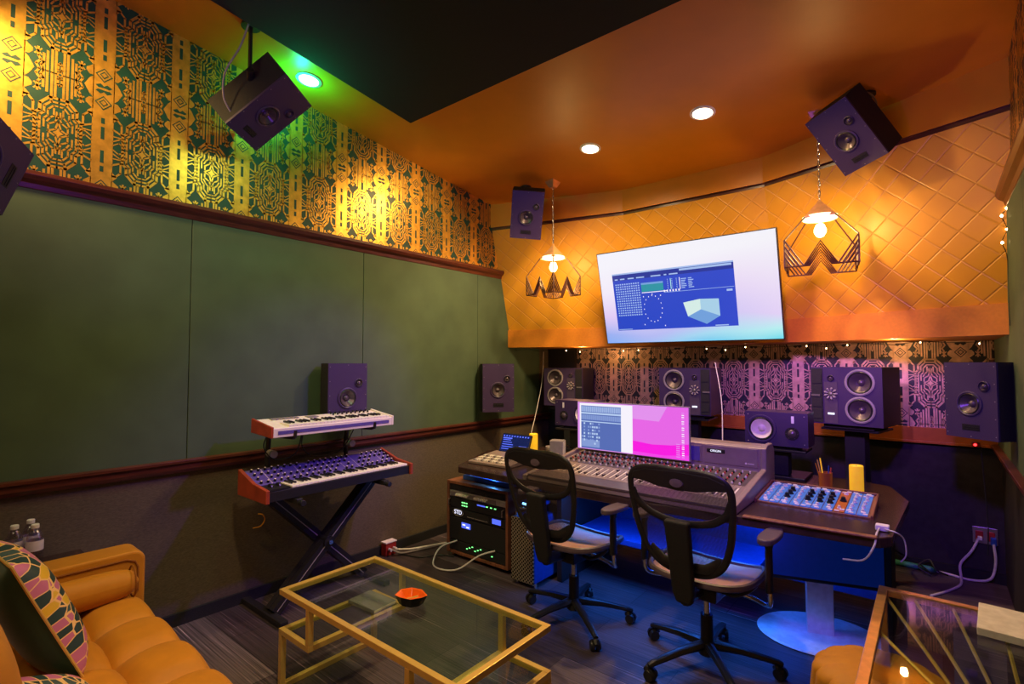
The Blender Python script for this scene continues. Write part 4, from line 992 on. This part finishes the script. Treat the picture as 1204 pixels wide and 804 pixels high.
# local frame: y along the wall, x into the room
for s in (-1, 1):
    b = MB(); b.box(-.25, .25, s*.355-.025, s*.355+.025, 0, .035); b.build('floor_bar', M['black'], ks, bev=.006)
for dx, s in ((-.045, 1), (.0, 1), (.045, -1), (.09, -1)):
    b = MB(); T = Matrix.Translation((dx, 0, .36)) @ Matrix.Rotation(s*R(45.5), 4, 'X'); b.box(-.020, .020, -.032, .032, -.47, .46, 0, T); b.box(.020, .0215, -.003, .003, -.46, .45, 1, T); b.build('cross_beam', [M['black'], M['plastic_g']], ks, bev=.004)
b = MB(); b.cyl((-.06, 0, .36), (.12, 0, .36), .035, n=20); b.cyl((.12, 0, .36), (.14, 0, .36), .014, n=12, mi=1); b.build('pivot', [M['black'], M['chrome']], ks, smooth=True)
for s in (-1, 1):
    b = MB(); b.box(-.16, .30, s*.30-.02, s*.30+.02, .69, .72); b.tube([(.30, s*.30, .70), (.34, s*.30, .70)], .018, 10); b.build('support_arm', M['black'], ks, bev=.003)
    b = MB(); b.tube([(-.12, s*.28, .70), (-.15, s*.28, .90), (-.13, s*.28, 1.05)], .016, 10); b.build('tier_post', M['black'], ks, smooth=True)
    b = MB(); b.tube([(-.13, s*.28, 1.045), (.17, s*.28, 1.055), (.19, s*.28, 1.06), (.195, s*.28, 1.10)], .012, 8); b.build('tier_arm', M['black'], ks, smooth=True)
    b = MB(); b.cyl((-.12, s*.28, .93), (-.06, s*.28, .93), .024, n=14); b.build('clamp_knob', M['plastic_g'], ks, smooth=True)
sy = thing('analog_synthesizer', 'wide synthesizer with purple-lit knob panel and red wood ends on the lower tier', 'synthesizer', (-3.03, 1.865, .725))
L2 = .515
b = MB(); b.prism([(-.16, 0), (.17, 0), (.17, .055), (.02, .062), (-.16, .13)], lambda x, z: (x, -L2+.02, z), lambda x, z: (x, L2-.02, z)); b.build('body', M['black'], sy, bev=.002)
for s in (-1, 1):
    b = MB(); b.prism([(-.17, -.004), (.185, -.004), (.185, .07), (.02, .088), (-.17, .145)], lambda x, z: (x, s*L2-s*.022, z), lambda x, z: (x, s*L2, z)); b.build('wood_end', M['redwood'], sy, bev=.003)
an = math.atan2(.13-.062, .18)
T = Matrix.Translation((.02, 0, .0625)) @ Matrix.Rotation(an, 4, 'Y')
b = MB(); b.box(-.185, -.005, -L2+.03, L2-.03, 0, .003, 0, T); 
for k in range(9): b.box(-.18, -.01, -L2+.12+k*.1, -L2+.122+k*.1, .003, .0035, 1, T)
b.build('knob_panel', [M['synth'], M['knob_w']], sy)
q = MB(); q.cyl((0, 0, 0), (0, 0, .016), .0085, .007, 10); q.cyl((0, 0, .016), (0, 0, .017), .0055, n=8, mi=1); kn = q.build('knob', [M['knob_k'], M['knob_w']], sy, smooth=True)
f_ = True
for i in range(24):
    for j in range(4):
        if rng.random() < .15: continue
        y = -L2+.06+i*.0402; x = -.165+j*.046
        o = kn if f_ else twin(kn, (0, 0, 0)); f_ = False
        o.location = T @ Vector((x, y, .003)); o.rotation_euler = (0, an, 0)
keys(sy, 0, .165, (-L2+.16, L2-.035), 36, .070, .135)
b = MB(); b.box(.03, .165, -L2+.03, -L2+.15, .058, .068)
for i in (0, 1): b.cyl((.09, -L2+.065+i*.045, .062), (.09, -L2+.075+i*.045, .062), .025, n=16, mi=1)
b.build('wheel_block', [M['black'], M['knob_k']], sy)
up = thing('midi_keyboard', 'cream keyboard controller with a wood left end on the upper tier', 'keyboard', (-3.06, 1.845, 1.073), (0, R(3), 0))
L3 = .43
b = MB(); b.prism([(-.13, 0), (.125, 0), (.125, .055), (.02, .060), (-.13, .075)], lambda x, z: (x, -L3+.012, z), lambda x, z: (x, L3-.012, z)); b.build('shell', M['cream'], up, bev=.004)
b = MB(); b.box(.1252, .128, -L3+.04, L3-.04, .018, .038); b.build('front_stripe', M['synth'], up)
for s in (-1, 1):
    b = MB(); b.prism([(-.13, 0), (.127, 0), (.127, .064), (.02, .072), (-.13, .085)], lambda x, z: (x, s*L3-s*.014, z), lambda x, z: (x, s*L3, z)); b.build('end_cap', M['redwood' if s < 0 else 'cream'], up, bev=.003)
keys(up, 0, .118, (-L3+.11, L3-.03), 29, .068, .115)
q = MB(); q.cyl((0, 0, 0), (0, 0, .014), .007, .006, 10); kn = q.build('knob', M['knob_k'], up, smooth=True)
f_ = True
for i in range(9):
    for j in range(2):
        o = kn if f_ else twin(kn, (0, 0, 0)); f_ = False; o.location = (-.10+j*.03, .08+i*.034, .076-j*.003)
b = MB()
for i in range(7): b.box(-.115, -.075, -.33+i*.026, -.313+i*.026, .072, .078)
b.box(-.11, -.06, -.10, -.03, .072, .076); b.build('pads', M['plastic_g'], up)
for i, (pts, lb) in enumerate(((
    [(-3.14, 1.50, 1.08), (-3.20, 1.50, .98), (-3.18, 1.56, .90), (-3.12, 1.66, .93), (-3.14, 1.72, 1.07)], 'thin black cable drooping below the left part of the cream keyboard'),
    ([(-3.16, 1.74, 1.08), (-3.22, 1.76, .95), (-3.20, 1.84, .88), (-3.18, 2.02, .90), (-3.17, 2.14, 1.07)], 'thin black cable hanging between the upper and lower keyboards'))):
    b = MB(); b.tube(smoothpath(pts), .004, 6); tag(b.build('keyboard_cable', M['cable_k'], smooth=True), lb, 'cable')
b = MB(); b.tube(smoothpath([(WL+.012, 1.555, .53), (WL+.03, 1.575, .525), (WL+.03, 1.59, .49), (WL+.03, 1.565, .455), (WL+.02, 1.52, .45)]), .004, 6); tag(b.build('wall_cable', M['velvet'], smooth=True), 'short curled ochre cable end sticking out of the left wall', 'cable')

# ------------------------------------------------------------------ outlets and floor cables
ob = thing('power_box', 'red and white power box at the foot of the left wall', 'power outlet', (-3.375, 2.56, 0))
b = MB(); b.box(.0, .06, -.05, .05, .0, .095); b.build('box', M['plastic_r'], ob, bev=.004)
b = MB(); b.box(-.0, .064, -.053, .053, .095, .105); b.build('lid', M['paper'], ob, bev=.002)
for y in (-.022, .022):
    b = MB(); b.cyl((.06, y, .05), (.064, y, .05), .018, n=18); b.cyl((.064, y, .05), (.095, y, .05), .012, n=14, mi=1); b.build('plug', [M['plastic_r'], M['cable_w']], ob, smooth=True)
for k, z in enumerate((.0, .028)):
    b = MB(); b.tube(smoothpath([(-3.28, 2.545+k*.03, .05), (-3.24, 2.60, .022+z), (-3.22, 2.72, .012+z*.6), (-3.16, 2.95, .010+z*.3), (-3.05, 3.2, .01+z*.3)]), .0075, 8)
    tag(b.build('extension_cable', M['cable_w' if k else 'plastic_g'], smooth=True), ('grey power cord on the floor from the red power box to the rack', 'white power cord lifted above the grey cord at the red power box')[k], 'cable')
b = MB(); b.tube(smoothpath([(-3.28, 2.60, .01), (-3.1, 2.66, .006), (-3.02, 2.78, .006), (-2.9, 2.84, .006)]), .005, 6); tag(b.build('black_cord', M['cable_k'], smooth=True), 'black cord lying on the floor before the rack', 'cable')
wo = thing('wall_outlet', 'double outlet in a steel plate on the front wall at the right corner', 'power outlet', (.245, YF-.003, .31))
b = MB(); b.box(-.065, .065, -.006, 0, -.055, .055); b.build('plate', M['silver'], wo, bev=.002)
for x in (-.03, .03):
    b = MB(); b.box(x-.02, x+.02, -.012, -.005, -.035, .03); b.build('socket', M['plastic_r'], wo, bev=.004)
b = MB(); b.box(-.04, -.015, -.04, -.01, -.03, -.005); b.build('plug', M['cable_w'], wo, bev=.004)
b = MB(); b.box(.025, .055, -.05, -.01, -.05, .0); b.build('plug', M['bluebox'], wo, bev=.004)
b = MB(); b.tube(smoothpath([(.21, 4.82, .29), (.17, 4.80, .20), (.11, 4.80, .10), (.11, 4.76, .02), (.10, 4.62, .01), (.03, 4.45, .008), (-.05, 4.30, .008)]), .008, 8); tag(b.build('extension_cable', M['cable_w'], smooth=True), 'white power cord hanging from the steel outlet and curling forward on the floor', 'cable')
b = MB(); b.tube(smoothpath([(.285, 4.80, .27), (.29, 4.79, .15), (.26, 4.78, .04), (.16, 4.77, .012), (.05, 4.80, .012), (-.03, 4.81, .014)]), .008, 8); tag(b.build('extension_cable', M['cable_w'], smooth=True), 'pale blue power cord dropping from the right socket and running along the wall', 'cable')
b = MB(); b.cyl((-.29, 4.81, .022), (-.05, 4.80, .022), .02, n=14); b.cyl((-.05, 4.80, .022), (-.02, 4.80, .018), .02, .009, n=14); tag(b.build('cable_sleeve', M['tube'], smooth=True), 'green tube round a cable along the foot of the front wall', 'cable')
for i, pts in enumerate(([(-.02, 4.79, .01), (-.05, 4.72, .02), (-.12, 4.76, .06), (-.20, 4.74, .10), (-.26, 4.6, .18), (-.25, 4.3, .3)], [(.04, 4.77, .012), (-.02, 4.72, .05), (-.06, 4.76, .10), (-.12, 4.72, .05), (-.05, 4.70, .01)])):
    b = MB(); b.tube(smoothpath(pts), .006, 6); tag(b.build('black_cord', M['cable_k'], smooth=True), ('black cord rising from the green tube toward the desk', 'black cord tangled at the end of the green tube')[i], 'cable')
us = thing('usb_charger', 'small white charger on the right front edge of the desk', 'charger', (-.195, 2.85, .752))
b = MB(); b.box(-.026, .026, -.022, .022, 0, .026); b.build('block', M['plastic_w'], us, bev=.006, seg=3)
b = MB(); b.tube(smoothpath([(-.01, -.022, .012), (-.015, -.10, .006), (-.02, -.165, -.03), (-.06, -.15, -.10), (-.14, -.10, -.13)]), .004, 8); b.build('cord', M['cable_w'], us, smooth=True)
b = MB(); b.tube(smoothpath([(.01, -.022, .012), (.05, -.03, .008), (.075, .02, -.03), (.08, .04, -.10), (.06, .05, -.14)]), .003, 8); b.build('cord', M['cable_w'], us, smooth=True)
for i, (a, c, lb) in enumerate((((-3.36, 4.66, 1.62), (-3.05, 4.0, .76), 'thin pale cable hanging left of the farthest left monitor'), ((-1.33, 4.15, 1.50), (-1.18, 3.80, .76), 'thin pale cable hanging right of the middle studio monitor'))):
    a, c = Vector(a), Vector(c)
    b = MB(); b.tube(smoothpath([a, a.lerp(c, .3)+Vector((.03, 0, -.05)), a.lerp(c, .65)+Vector((.02, 0, -.04)), c]), .0038, 6); tag(b.build('hanging_cable', M['cable_w'], smooth=True), lb, 'cable')
rl = thing('wall_beacon', 'tiny red light box under the right corner speaker', 'indicator light', (.175, 3.95, 1.035))
b = MB(); b.box(-.018, .018, -.012, .012, -.012, .012); b.build('housing', M['plastic_r'], rl, bev=.003)
b = MB(); b.cyl((-.004, -.012, 0), (-.004, -.016, 0), .007, n=12); b.build('lens', M['led_r'], rl)
b = MB(); b.tube(smoothpath([(.02, .0, -.01), (.03, .02, -.2), (.04, .03, -.45), (.035, .03, -.62)]), .003, 6); b.build('cord', M['cable_k'], rl, smooth=True)

# fairy lights under the soffit and down the right edge
fl = thing('string_lights', 'string of tiny warm fairy lights tucked under the orange soffit', 'string lights', (0, 0, 0))
b = MB(); pts = []; inner = off(T0, .40)
segs = []
for i in range(3):
    n = (9, 8, 9)[i]
    for k in range(n):
        t = k/n; segs.append((inner[i][0]+(inner[i+1][0]-inner[i][0])*t, inner[i][1]+(inner[i+1][1]-inner[i][1])*t, 1.628+.012*math.sin(k*2.3)))
b.tube(segs, .002, 5); b.build('wire', M['cable_k'], fl)
q = MB(); q.lathe([(0, .005), (.0035, .002), (.004, -.002), (0, -.006)], n=10); bl = q.build('bulb', M['fairy'], fl, smooth=True); f_ = True
for k, p in enumerate(segs):
    if k % 5 in (1, 2) or k % 7 == 3: continue
    o = bl if f_ else twin(bl, (0, 0, 0)); f_ = False; o.location = (p[0], p[1], p[2]-.01)
f2 = thing('string_lights', 'fairy lights hanging down beside the right wall panel', 'string lights', (0, 0, 0))
sp2 = [(.325, 3.78, 2.42), (.325, 3.80, 2.33), (.30, 3.74, 2.28), (.325, 3.82, 2.22), (.30, 3.76, 2.14), (.325, 3.84, 2.05), (.325, 3.85, 1.7)]
b = MB(); b.tube(smoothpath(sp2), .002, 5); b.build('wire', M['cable_k'], f2)
for k in (1, 2, 3, 4):
    o = bl.copy(); col.objects.link(o); o.parent = f2; o.location = sp2[k]; o.scale = (1.6,)*3

# ------------------------------------------------------------------ coffee table
ct = thing('coffee_table', 'brass-framed rectangular glass coffee table with lower end shelves', 'coffee table', (-1.796, 1.465, 0))
hx, hy, r = .57, .253, .0125
def barx(b, x0, x1, y, z): b.box(x0, x1, y-r, y+r, z-2*r, z)
def bary(b, y0, y1, x, z): b.box(x-r, x+r, y0, y1, z-2*r, z)
b = MB()
for s in (-1, 1): barx(b, -hx-r, hx+r, s*hy, .45); bary(b, -hy+r, hy-r, s*hx, .45)
b.build('top_frame', M['gold'], ct, bev=.0015)
b = MB(); b.box(-hx+r, hx-r, -hy+r, hy-r, .438, .446); b.build('top_glass', M['glass'], ct)
for s in (-1, 1):
    b = MB(); xi = s*(hx-.235)
    for t_ in (-1, 1): barx(b, min(s*hx, xi)-r, max(s*hx, xi)+r, t_*hy, .272)
    bary(b, -hy+r, hy-r, s*hx, .272); bary(b, -hy+r, hy-r, xi, .272); b.build('shelf_frame', M['gold'], ct, bev=.0015)
    b = MB(); b.box(min(s*hx, xi)+r, max(s*hx, xi)-r, -hy+r, hy-r, .260, .267); b.build('shelf_glass', M['glass'], ct)
    b = MB(); bary(b, -hy+r, hy-r, s*hx, .025); b.build('base_bar', M['gold'], ct, bev=.0015)
    for t_ in (-1, 1):
        b = MB(); b.box(s*hx-r, s*hx+r, t_*hy-r, t_*hy+r, 0, .247); b.build('leg', M['gold'], ct, bev=.0015)
        b = MB(); b.box(xi-r, xi+r, t_*hy-r, t_*hy+r, .272, .425); b.build('post', M['gold'], ct, bev=.0015)
at = thing('ashtray', 'black and orange glazed ashtray on the glass coffee table', 'ashtray', (-1.80, 1.50, .4465), (0, 0, R(20)))
b = MB(); n = 8; rr = [1.0 if k % 2 == 0 else .93 for k in range(n)]
ring = lambda s, z: [(s*.075*rr[k]*math.cos(2*PI*(k+.5)/n), s*.058*rr[k]*math.sin(2*PI*(k+.5)/n), z) for k in range(n)]
A, B, C_, D = ring(.75, 0), ring(1., .042), ring(.92, .042), ring(.55, .014)
for k in (0, 4): C_[k] = (C_[k][0], C_[k][1], .034); B[k] = (B[k][0], B[k][1], .034)
vs = A+B+C_+D
F = lambda o, p: [(o+k, o+(k+1) % n, p+(k+1) % n, p+k) for k in range(n)]
b.add(vs, F(0, n)+[tuple(range(n))], 0); b.add(vs, F(n, 2*n)+F(2*n, 3*n)+[tuple(range(3*n, 4*n))], 1); b.build('bowl', [M['ash_k'], M['ash_o']], at, bev=.002)
b = MB(); b.cyl((-.02, -.01, .018), (.03, .01, .030), .004, n=8); b.build('cigarette_rest', M['gold'], at, smooth=True)
b = MB(); b.box(-.10, .10, -.07, .07, 0, .018); b.box(-.098, .102, -.068, .068, .003, .015, 1)
o = b.build('notebook', [M['plastic_g'], M['paper']], bev=.001, loc=(-2.25, 1.62, .2725)); o.rotation_euler = (0, 0, R(4)); tag(o, 'thin pale notebook lying on the low glass shelf of the coffee table', 'notebook')

# ------------------------------------------------------------------ right glass table, paper pad, stool
gt = thing('side_table', 'brass-framed glass side table with sunburst bars in the lower right', 'side table', (.075, 2.30, 0))
x0, x1, y0, y1 = -.265, .255, -.95, .43
b = MB(); r = .016
for y in (y0, y1): b.box(x0-r, x1+r, y-r, y+r, .515, .545)
for x in (x0, x1): b.box(x-r, x+r, y0+r, y1-r, .515, .545)
b.build('top_frame', M['copper'], gt, bev=.002)
b = MB(); b.box(x0+r, x1-r, y0+r, y1-r, .535, .541); b.build('top_glass', M['glass'], gt)
b = MB()
for (a, c) in (((x0, .43), (-.02, -.35)), ((-.16, .43), (.02, -.35)), ((-.04, .43), (.06, -.35)), ((.10, .43), (.10, -.35)), ((x1, .30), (.12, -.35)), ((x0, .05), (-.04, -.36)), ((x1, -.1), (.12, -.36))):
    b.tube([(*a, .522), (*c, .522)], .006, 6)
b.build('sunburst_bars', M['gold'], gt, smooth=True)
for x in (x0, x1):
    for y in (y0, y1): b = MB(); b.box(x-r*.8, x+r*.8, y-r*.8, y+r*.8, 0, .515); b.build('leg', M['copper'], gt, bev=.002)
b = MB(); b.box(-.085, .075, -.13, .13, 0, .026); o = b.build('paper_stack', M['paper'], bev=.002, loc=(.188, 2.59, .5455)); o.rotation_euler = (0, 0, R(-4))
tag(o, 'white stack of paper on the back corner of the glass side table', 'paper')
st = thing('barrel_stool', 'mustard velvet channel-tufted stool beneath the glass side table edge', 'stool', (-.165, 2.21, 0))
def stoolf(u, v):
    a = 2*PI*u; ch = .96+.06*abs(math.sin(a*8))**.55*min(1, 4*v*(1.02-v)+.2)
    if v < .62: rr = .205+.012*math.sin(PI*v/.62); z = .03+v/.62*.37
    else: t = (v-.62)/.38*PI/2; rr = .205*math.cos(t)**.7 if t < PI/2-.01 else .0; z = .40+.055*math.sin(t)
    return (rr*ch*math.cos(a), rr*ch*math.sin(a), z)
b = MB(); b.grid(stoolf, 144, 40); b.build('tufted_body', M['velvet'], st, smooth=True)
b = MB(); b.lathe([(0, 0), (.185, 0), (.19, .03), (0, .03)], n=40); b.build('plinth', M['gold'], st, smooth=True)

# ------------------------------------------------------------------ sofa
sf = thing('velvet_sofa', 'mustard velvet tufted sofa in the lower left corner', 'sofa', (0, 0, 0))
SX0, SX1, SY0, SY1 = -2.895, -1.15, .08, .80
def puff(u, v):
    x = SX0+u*(SX1-SX0); y = SY0+v*(SY1-SY0)
    cu = abs(math.sin(PI*(x-SX0)/.29)); cv = abs(math.sin(PI*(y-SY1)/.24))
    z = .372+.038*min(1, (cu+.01))**.45+.038*min(1, (cv+.01))**.45+.012*min(1, cu*cv*2)
    e = min(1, (SY1-y)/.05); z -= .045*(1-e)**2; e2 = min(1, min(x-SX0, SX1-x)/.03); z -= .03*(1-e2)**2
    return (x, y, z)
b = MB(); b.grid(puff, 150, 72)
b.grid(lambda u, v: (SX0+u*(SX1-SX0), SY1+.012*math.sin(PI*v), .27+v*(.37-.27)+.0), 20, 8); b.add([(SX0, SY0, .27), (SX1, SY0, .27), (SX1, SY1, .27), (SX0, SY1, .27)], [(0, 1, 2, 3)])
b.build('seat_cushion', M['velvet'], sf, smooth=True)
b = MB(); b.box(SX0-.0, SX1, -.05, SY1-.02, .12, .27); b.build('frame', M['velvet'], sf, bev=.01)
def rbox_profile(y0, y1, z0, z1, rad, n=6):
    p = [(y0, z0), (y1, z0)]
    for k in range(n+1): a = PI/2*k/n; p.append((y1-rad+rad*math.cos(a), z1-rad+rad*math.sin(a)))
    p.append((y0, z1)); return p
for (xa, xb) in ((-3.06, -2.90), (-1.15, -1.0)):
    b = MB(); b.prism(rbox_profile(-.06, .815, .12, .625, .05), lambda y, z: (xa, y, z), lambda y, z: (xb, y, z)); b.build('arm', M['velvet'], sf, bev=.012, seg=3)
    b = MB(); xi = xb+.002 if xa < -2 else xa-.002
    pth = [(xi, -.04, .592), (xi, .74, .592), (xi, .772, .578), (xi, .784, .55), (xi, .785, .44)]
    b.tube(pth, .0045, 6); b.build('piping', M['velvet2'], sf, smooth=True)
b = MB(); b.box(-3.0, -1.05, -.14, .0, .12, .80); b.build('back', M['velvet'], sf, bev=.03, seg=3)
for x in (-2.98, -1.07):
    for y in (-.05, .74): b = MB(); b.cyl((x, y, .12), (x, y, 0), .02, .014, n=12); b.build('leg', M['walnut'], sf, smooth=True)
def pillow_mesh(w, h, d, mi2=None, n=28, pinch=.05):
    b = MB()
    for s in (1, -1):
        def f(u, v):
            x, z = (u-.5)*2, (v-.5)*2
            t = max(0, (1-x**4)*(1-z**4))**.55
            k = 1-pinch*(abs(x)**3*(1-abs(z)**2)+abs(z)**3*(1-abs(x)**2))
            return (x*w/2*k, s*d/2*t, z*h/2*k)
        b.grid(f, n, n, 0 if s > 0 else (mi2 if mi2 is not None else 0))
    return b
def pillow(label, loc, rot, w, h, d, mats, trim=None, name='throw_pillow', group=None):
    t = thing(name, label, 'pillow', loc, rot, group)
    pillow_mesh(w, h, d, 1 if len(mats) > 1 else None).build('cover', mats, t, smooth=True)
    if trim:
        k = .985; b = MB(); n = 24; pts = []
        for i in range(n*4):
            s = i/n; q = int(s); f = s-q; a = 2*f-1
            x, z = ((a, -1), (1, a), (-a, 1), (-1, -a))[q]
            kk = 1-.05*(abs(x)**3*(1-abs(z)**2)+abs(z)**3*(1-abs(x)**2)); pts.append((x*w/2*kk, 0, z*h/2*kk))
        b.tube(pts, .0045, 6, closed=True); b.build('piping', trim, t, smooth=True)
    return t
pillow('square pillow with honeycomb print and green velvet back on the sofa', (-2.43, .345, .665), (R(24), 0, R(4)), .46, .46, .17, [M['print'], M['dgreen']], M['gold'], group='honeycomb print pillows on the sofa')
pillow('honeycomb print pillow lying low at the bottom left picture corner', (-2.02, .30, .50), (R(70), 0, R(8)), .40, .36, .12, [M['print'], M['dgreen']], M['gold'], group='honeycomb print pillows on the sofa')
pillow('plump mustard back cushion at the left picture edge', (-1.86, .14, .66), (R(10), 0, 0), .62, .46, .22, [M['velvet']], None, 'back_cushion')
pillow('mustard back cushion behind the honeycomb pillow', (-2.56, .10, .66), (R(10), 0, 0), .62, .46, .18, [M['velvet']], None, 'back_cushion')
bs = thing('bolster_cushion', 'long mustard bolster leaning on the inside of the sofa arm', 'pillow', (-2.825, .42, .515), (0, R(-8), 0))
b = MB()
def bol(u, v):
    a = 2*PI*u; y = (v-.5)*.70; e = (1-abs(2*v-1)**8)**.5
    return (.058*e*math.cos(a), y, .068*e*math.sin(a))
b.grid(bol, 32, 30); b.build('cover', M['velvet'], bs, smooth=True)
for s in (-1, 1):
    b = MB(); b.tube([(.056*math.cos(a), s*.325, .066*math.sin(a)) for a in [2*PI*k/24 for k in range(24)]], .004, 6, closed=True); b.build('piping', M['velvet2'], bs, smooth=True)

et = thing('corner_table', 'small dark side table between sofa arm and left wall', 'side table', (-3.21, .46, 0))
b = MB(); b.box(-.135, .135, -.20, .20, .545, .565); b.build('top', M['desk'], et, bev=.004)
for x in (-.115, .115):
    for y in (-.18, .18): b = MB(); b.box(x-.012, x+.012, y-.012, y+.012, 0, .545); b.build('leg', M['desk'], et)
bt = thing('water_bottle', 'water bottle nearest the sofa arm, frontmost of the clear bottles', 'bottle', (-3.18, .462, .566), group='clear plastic water bottles')
b = MB(); b.lathe([(0, 0), (.028, 0), (.031, .006), (.029, .02), (.031, .03), (.029, .04), (.031, .05), (.0295, .06), (.031, .07), (.031, .125), (.029, .145), (.018, .172), (.012, .18), (.012, .19)], n=24); b.build('body', M['water'], bt, smooth=True)
b = MB(); b.lathe([(.0315, .085), (.0318, .087), (.0318, .128), (.0315, .13)], n=24); b.build('label_band', M['label'], bt, smooth=True)
b = MB(); b.lathe([(.0145, .183), (.0150, .184), (.0150, .199), (.013, .201), (0, .201)], n=20); b.build('cap', M['plastic_w'], bt, smooth=True)
b = MB(); b.lathe([(0, .004), (.026, .005), (.028, .14), (.018, .165), (0, .166)], n=20); b.build('water', glassy('water_film', (.95, .96, .97)), bt, smooth=True)
dup(bt, 'leftmost of the clear water bottles behind the sofa arm', (-3.23, .40, .566))
dup(bt, 'rear water bottle peeking from behind the other two', (-3.29, .462, .566))

# ------------------------------------------------------------------ lights
def light(kind, name, loc, e, c, aim=None, size=.1, spot=None, blend=.6, sy=None):
    l = bpy.data.lights.new(name, kind); l.energy = e; l.color = c
    if kind == 'AREA': l.size = size; 
    if kind == 'AREA' and sy: l.shape = 'RECTANGLE'; l.size_y = sy
    if kind in ('POINT', 'SPOT'): l.shadow_soft_size = size
    if kind == 'SPOT': l.spot_size = R(spot or 60); l.spot_blend = blend
    o = bpy.data.objects.new(name, l); col.objects.link(o); o.location = loc
    if aim is not None: o.rotation_euler = (Vector(aim)-Vector(loc)).to_track_quat('-Z', 'Y').to_euler()
    return o
light('SPOT', 'downlight_a', (-1.983, 3.365, cz(3.365)-.03), 125, (1, .66, .32), (-2.05, 3.3, 0), .05, 165, .9)
light('SPOT', 'downlight_b', (-1.128, 3.347, cz(3.347)-.03), 100, (1, .66, .32), (-1.1, 3.3, 0), .05, 165, .9)
light('POINT', 'green_wash', (-3.10, 1.62, 3.24), 14, (.01, .9, .30), size=.04)
light('SPOT', 'green_field', (-2.3, 1.5, 3.1), 26, (.55, 1, .40), (-3.39, 1.5, 1.7), .1, 90, .9)
light('SPOT', 'warm_wallwash', (-2.9, .15, 3.25), 110, (1, .66, .22), (-3.39, .75, 2.6), .08, 95, .9)
light('SPOT', 'warm_wallwash_b', (-2.55, 2.95, 3.05), 50, (1, .66, .25), (-3.39, 2.8, 2.55), .08, 100, .9)
light('SPOT', 'warm_side', (-1.6, 3.1, 3.0), 120, (1, .72, .36), (-3.39, 3.6, 1.2), .12, 75, .8)
light('AREA', 'room_fill', (-1.5, -.6, 3.2), 20, (1, .72, .42), (-1.9, 1.6, .4), 1.0)
light('SPOT', 'table_spot', (-1.3, .8, 3.3), 170, (1, .72, .38), (-1.75, 1.6, .3), .08, 80, .9)
light('SPOT', 'purple_keys', (-.9, 3.0, 2.95), 190, (.22, .06, 1), (-3.15, 1.95, 1.05), .06, 42, .8)
light('SPOT', 'purple_up', (-.75, 1.6, 1.5), 60, (.22, .07, 1), (-.36, 3.5, 2.8), .05, 50, .8)  # added uplights floating in the room, no fixture; purple on the hung speakers
light('SPOT', 'purple_fill_up_b', (-1.4, 1.4, 1.9), 45, (.25, .10, 1), (-2.8, 3.5, 2.7), .05, 40, .8)
light('SPOT', 'purple_fill_up_c', (-1.2, .6, 1.9), 32, (.30, .08, 1), (-3.0, 1.0, 2.8), .05, 75, .8)
light('SPOT', 'purple_front', (-.1, .9, 2.6), 260, (.24, .07, 1), (-.9, 3.9, 1.1), .08, 56, .8)
light('SPOT', 'magenta_front', (-.5, 1.6, 2.2), 190, (.80, .30, 1), (-.75, 4.85, 1.4), .08, 36, .9)
light('AREA', 'under_desk_blue', (-1.35, 3.05, .66), 24, (.03, .20, 1), (-1.35, 3.3, 0), 1.2, sy=.3)
light('POINT', 'under_desk_blue_b', (-.75, 3.55, .62), 3, (.03, .15, 1), size=.03)
light('POINT', 'rack_top_blue', (-2.6, 2.95, .67), 1.6, (.08, .35, 1), size=.02)
light('POINT', 'soffit_glow_r', (-.2, 4.3, 1.6), 4, (1, .55, .2), size=.02)
light('POINT', 'soffit_glow_l', (-2.7, 4.4, 1.6), 3.5, (1, .55, .2), size=.02)
light('SPOT', 'corner_glow', (-.9, 2.9, 3.0), 35, (1, .62, .2), (.1, 4.0, 2.1), .05, 60, .9)

w = bpy.data.worlds.new('room_world'); w.use_nodes = True; bpy.context.scene.world = w
w.node_tree.nodes['Background'].inputs[0].default_value = (.10, .07, .14, 1); w.node_tree.nodes['Background'].inputs[1].default_value = .15

cam = bpy.data.cameras.new('camera'); cam.sensor_width = 36; cam.lens = 605/1204*36; cam.clip_start = .05
co = bpy.data.objects.new('camera', cam); col.objects.link(co); co.location = (0, 0, 1.5); co.rotation_euler = (R(92.3), 0, R(39.3))
bpy.context.scene.camera = co
sc = bpy.context.scene
sc.view_settings.view_transform = 'Standard'; sc.view_settings.look = 'None'; sc.view_settings.exposure = 0; sc.view_settings.gamma = 1
try:
    sc.cycles.max_bounces = 8; sc.cycles.transparent_max_bounces = 16; sc.cycles.sample_clamp_indirect = 4; sc.cycles.use_denoising = True
except Exception: pass
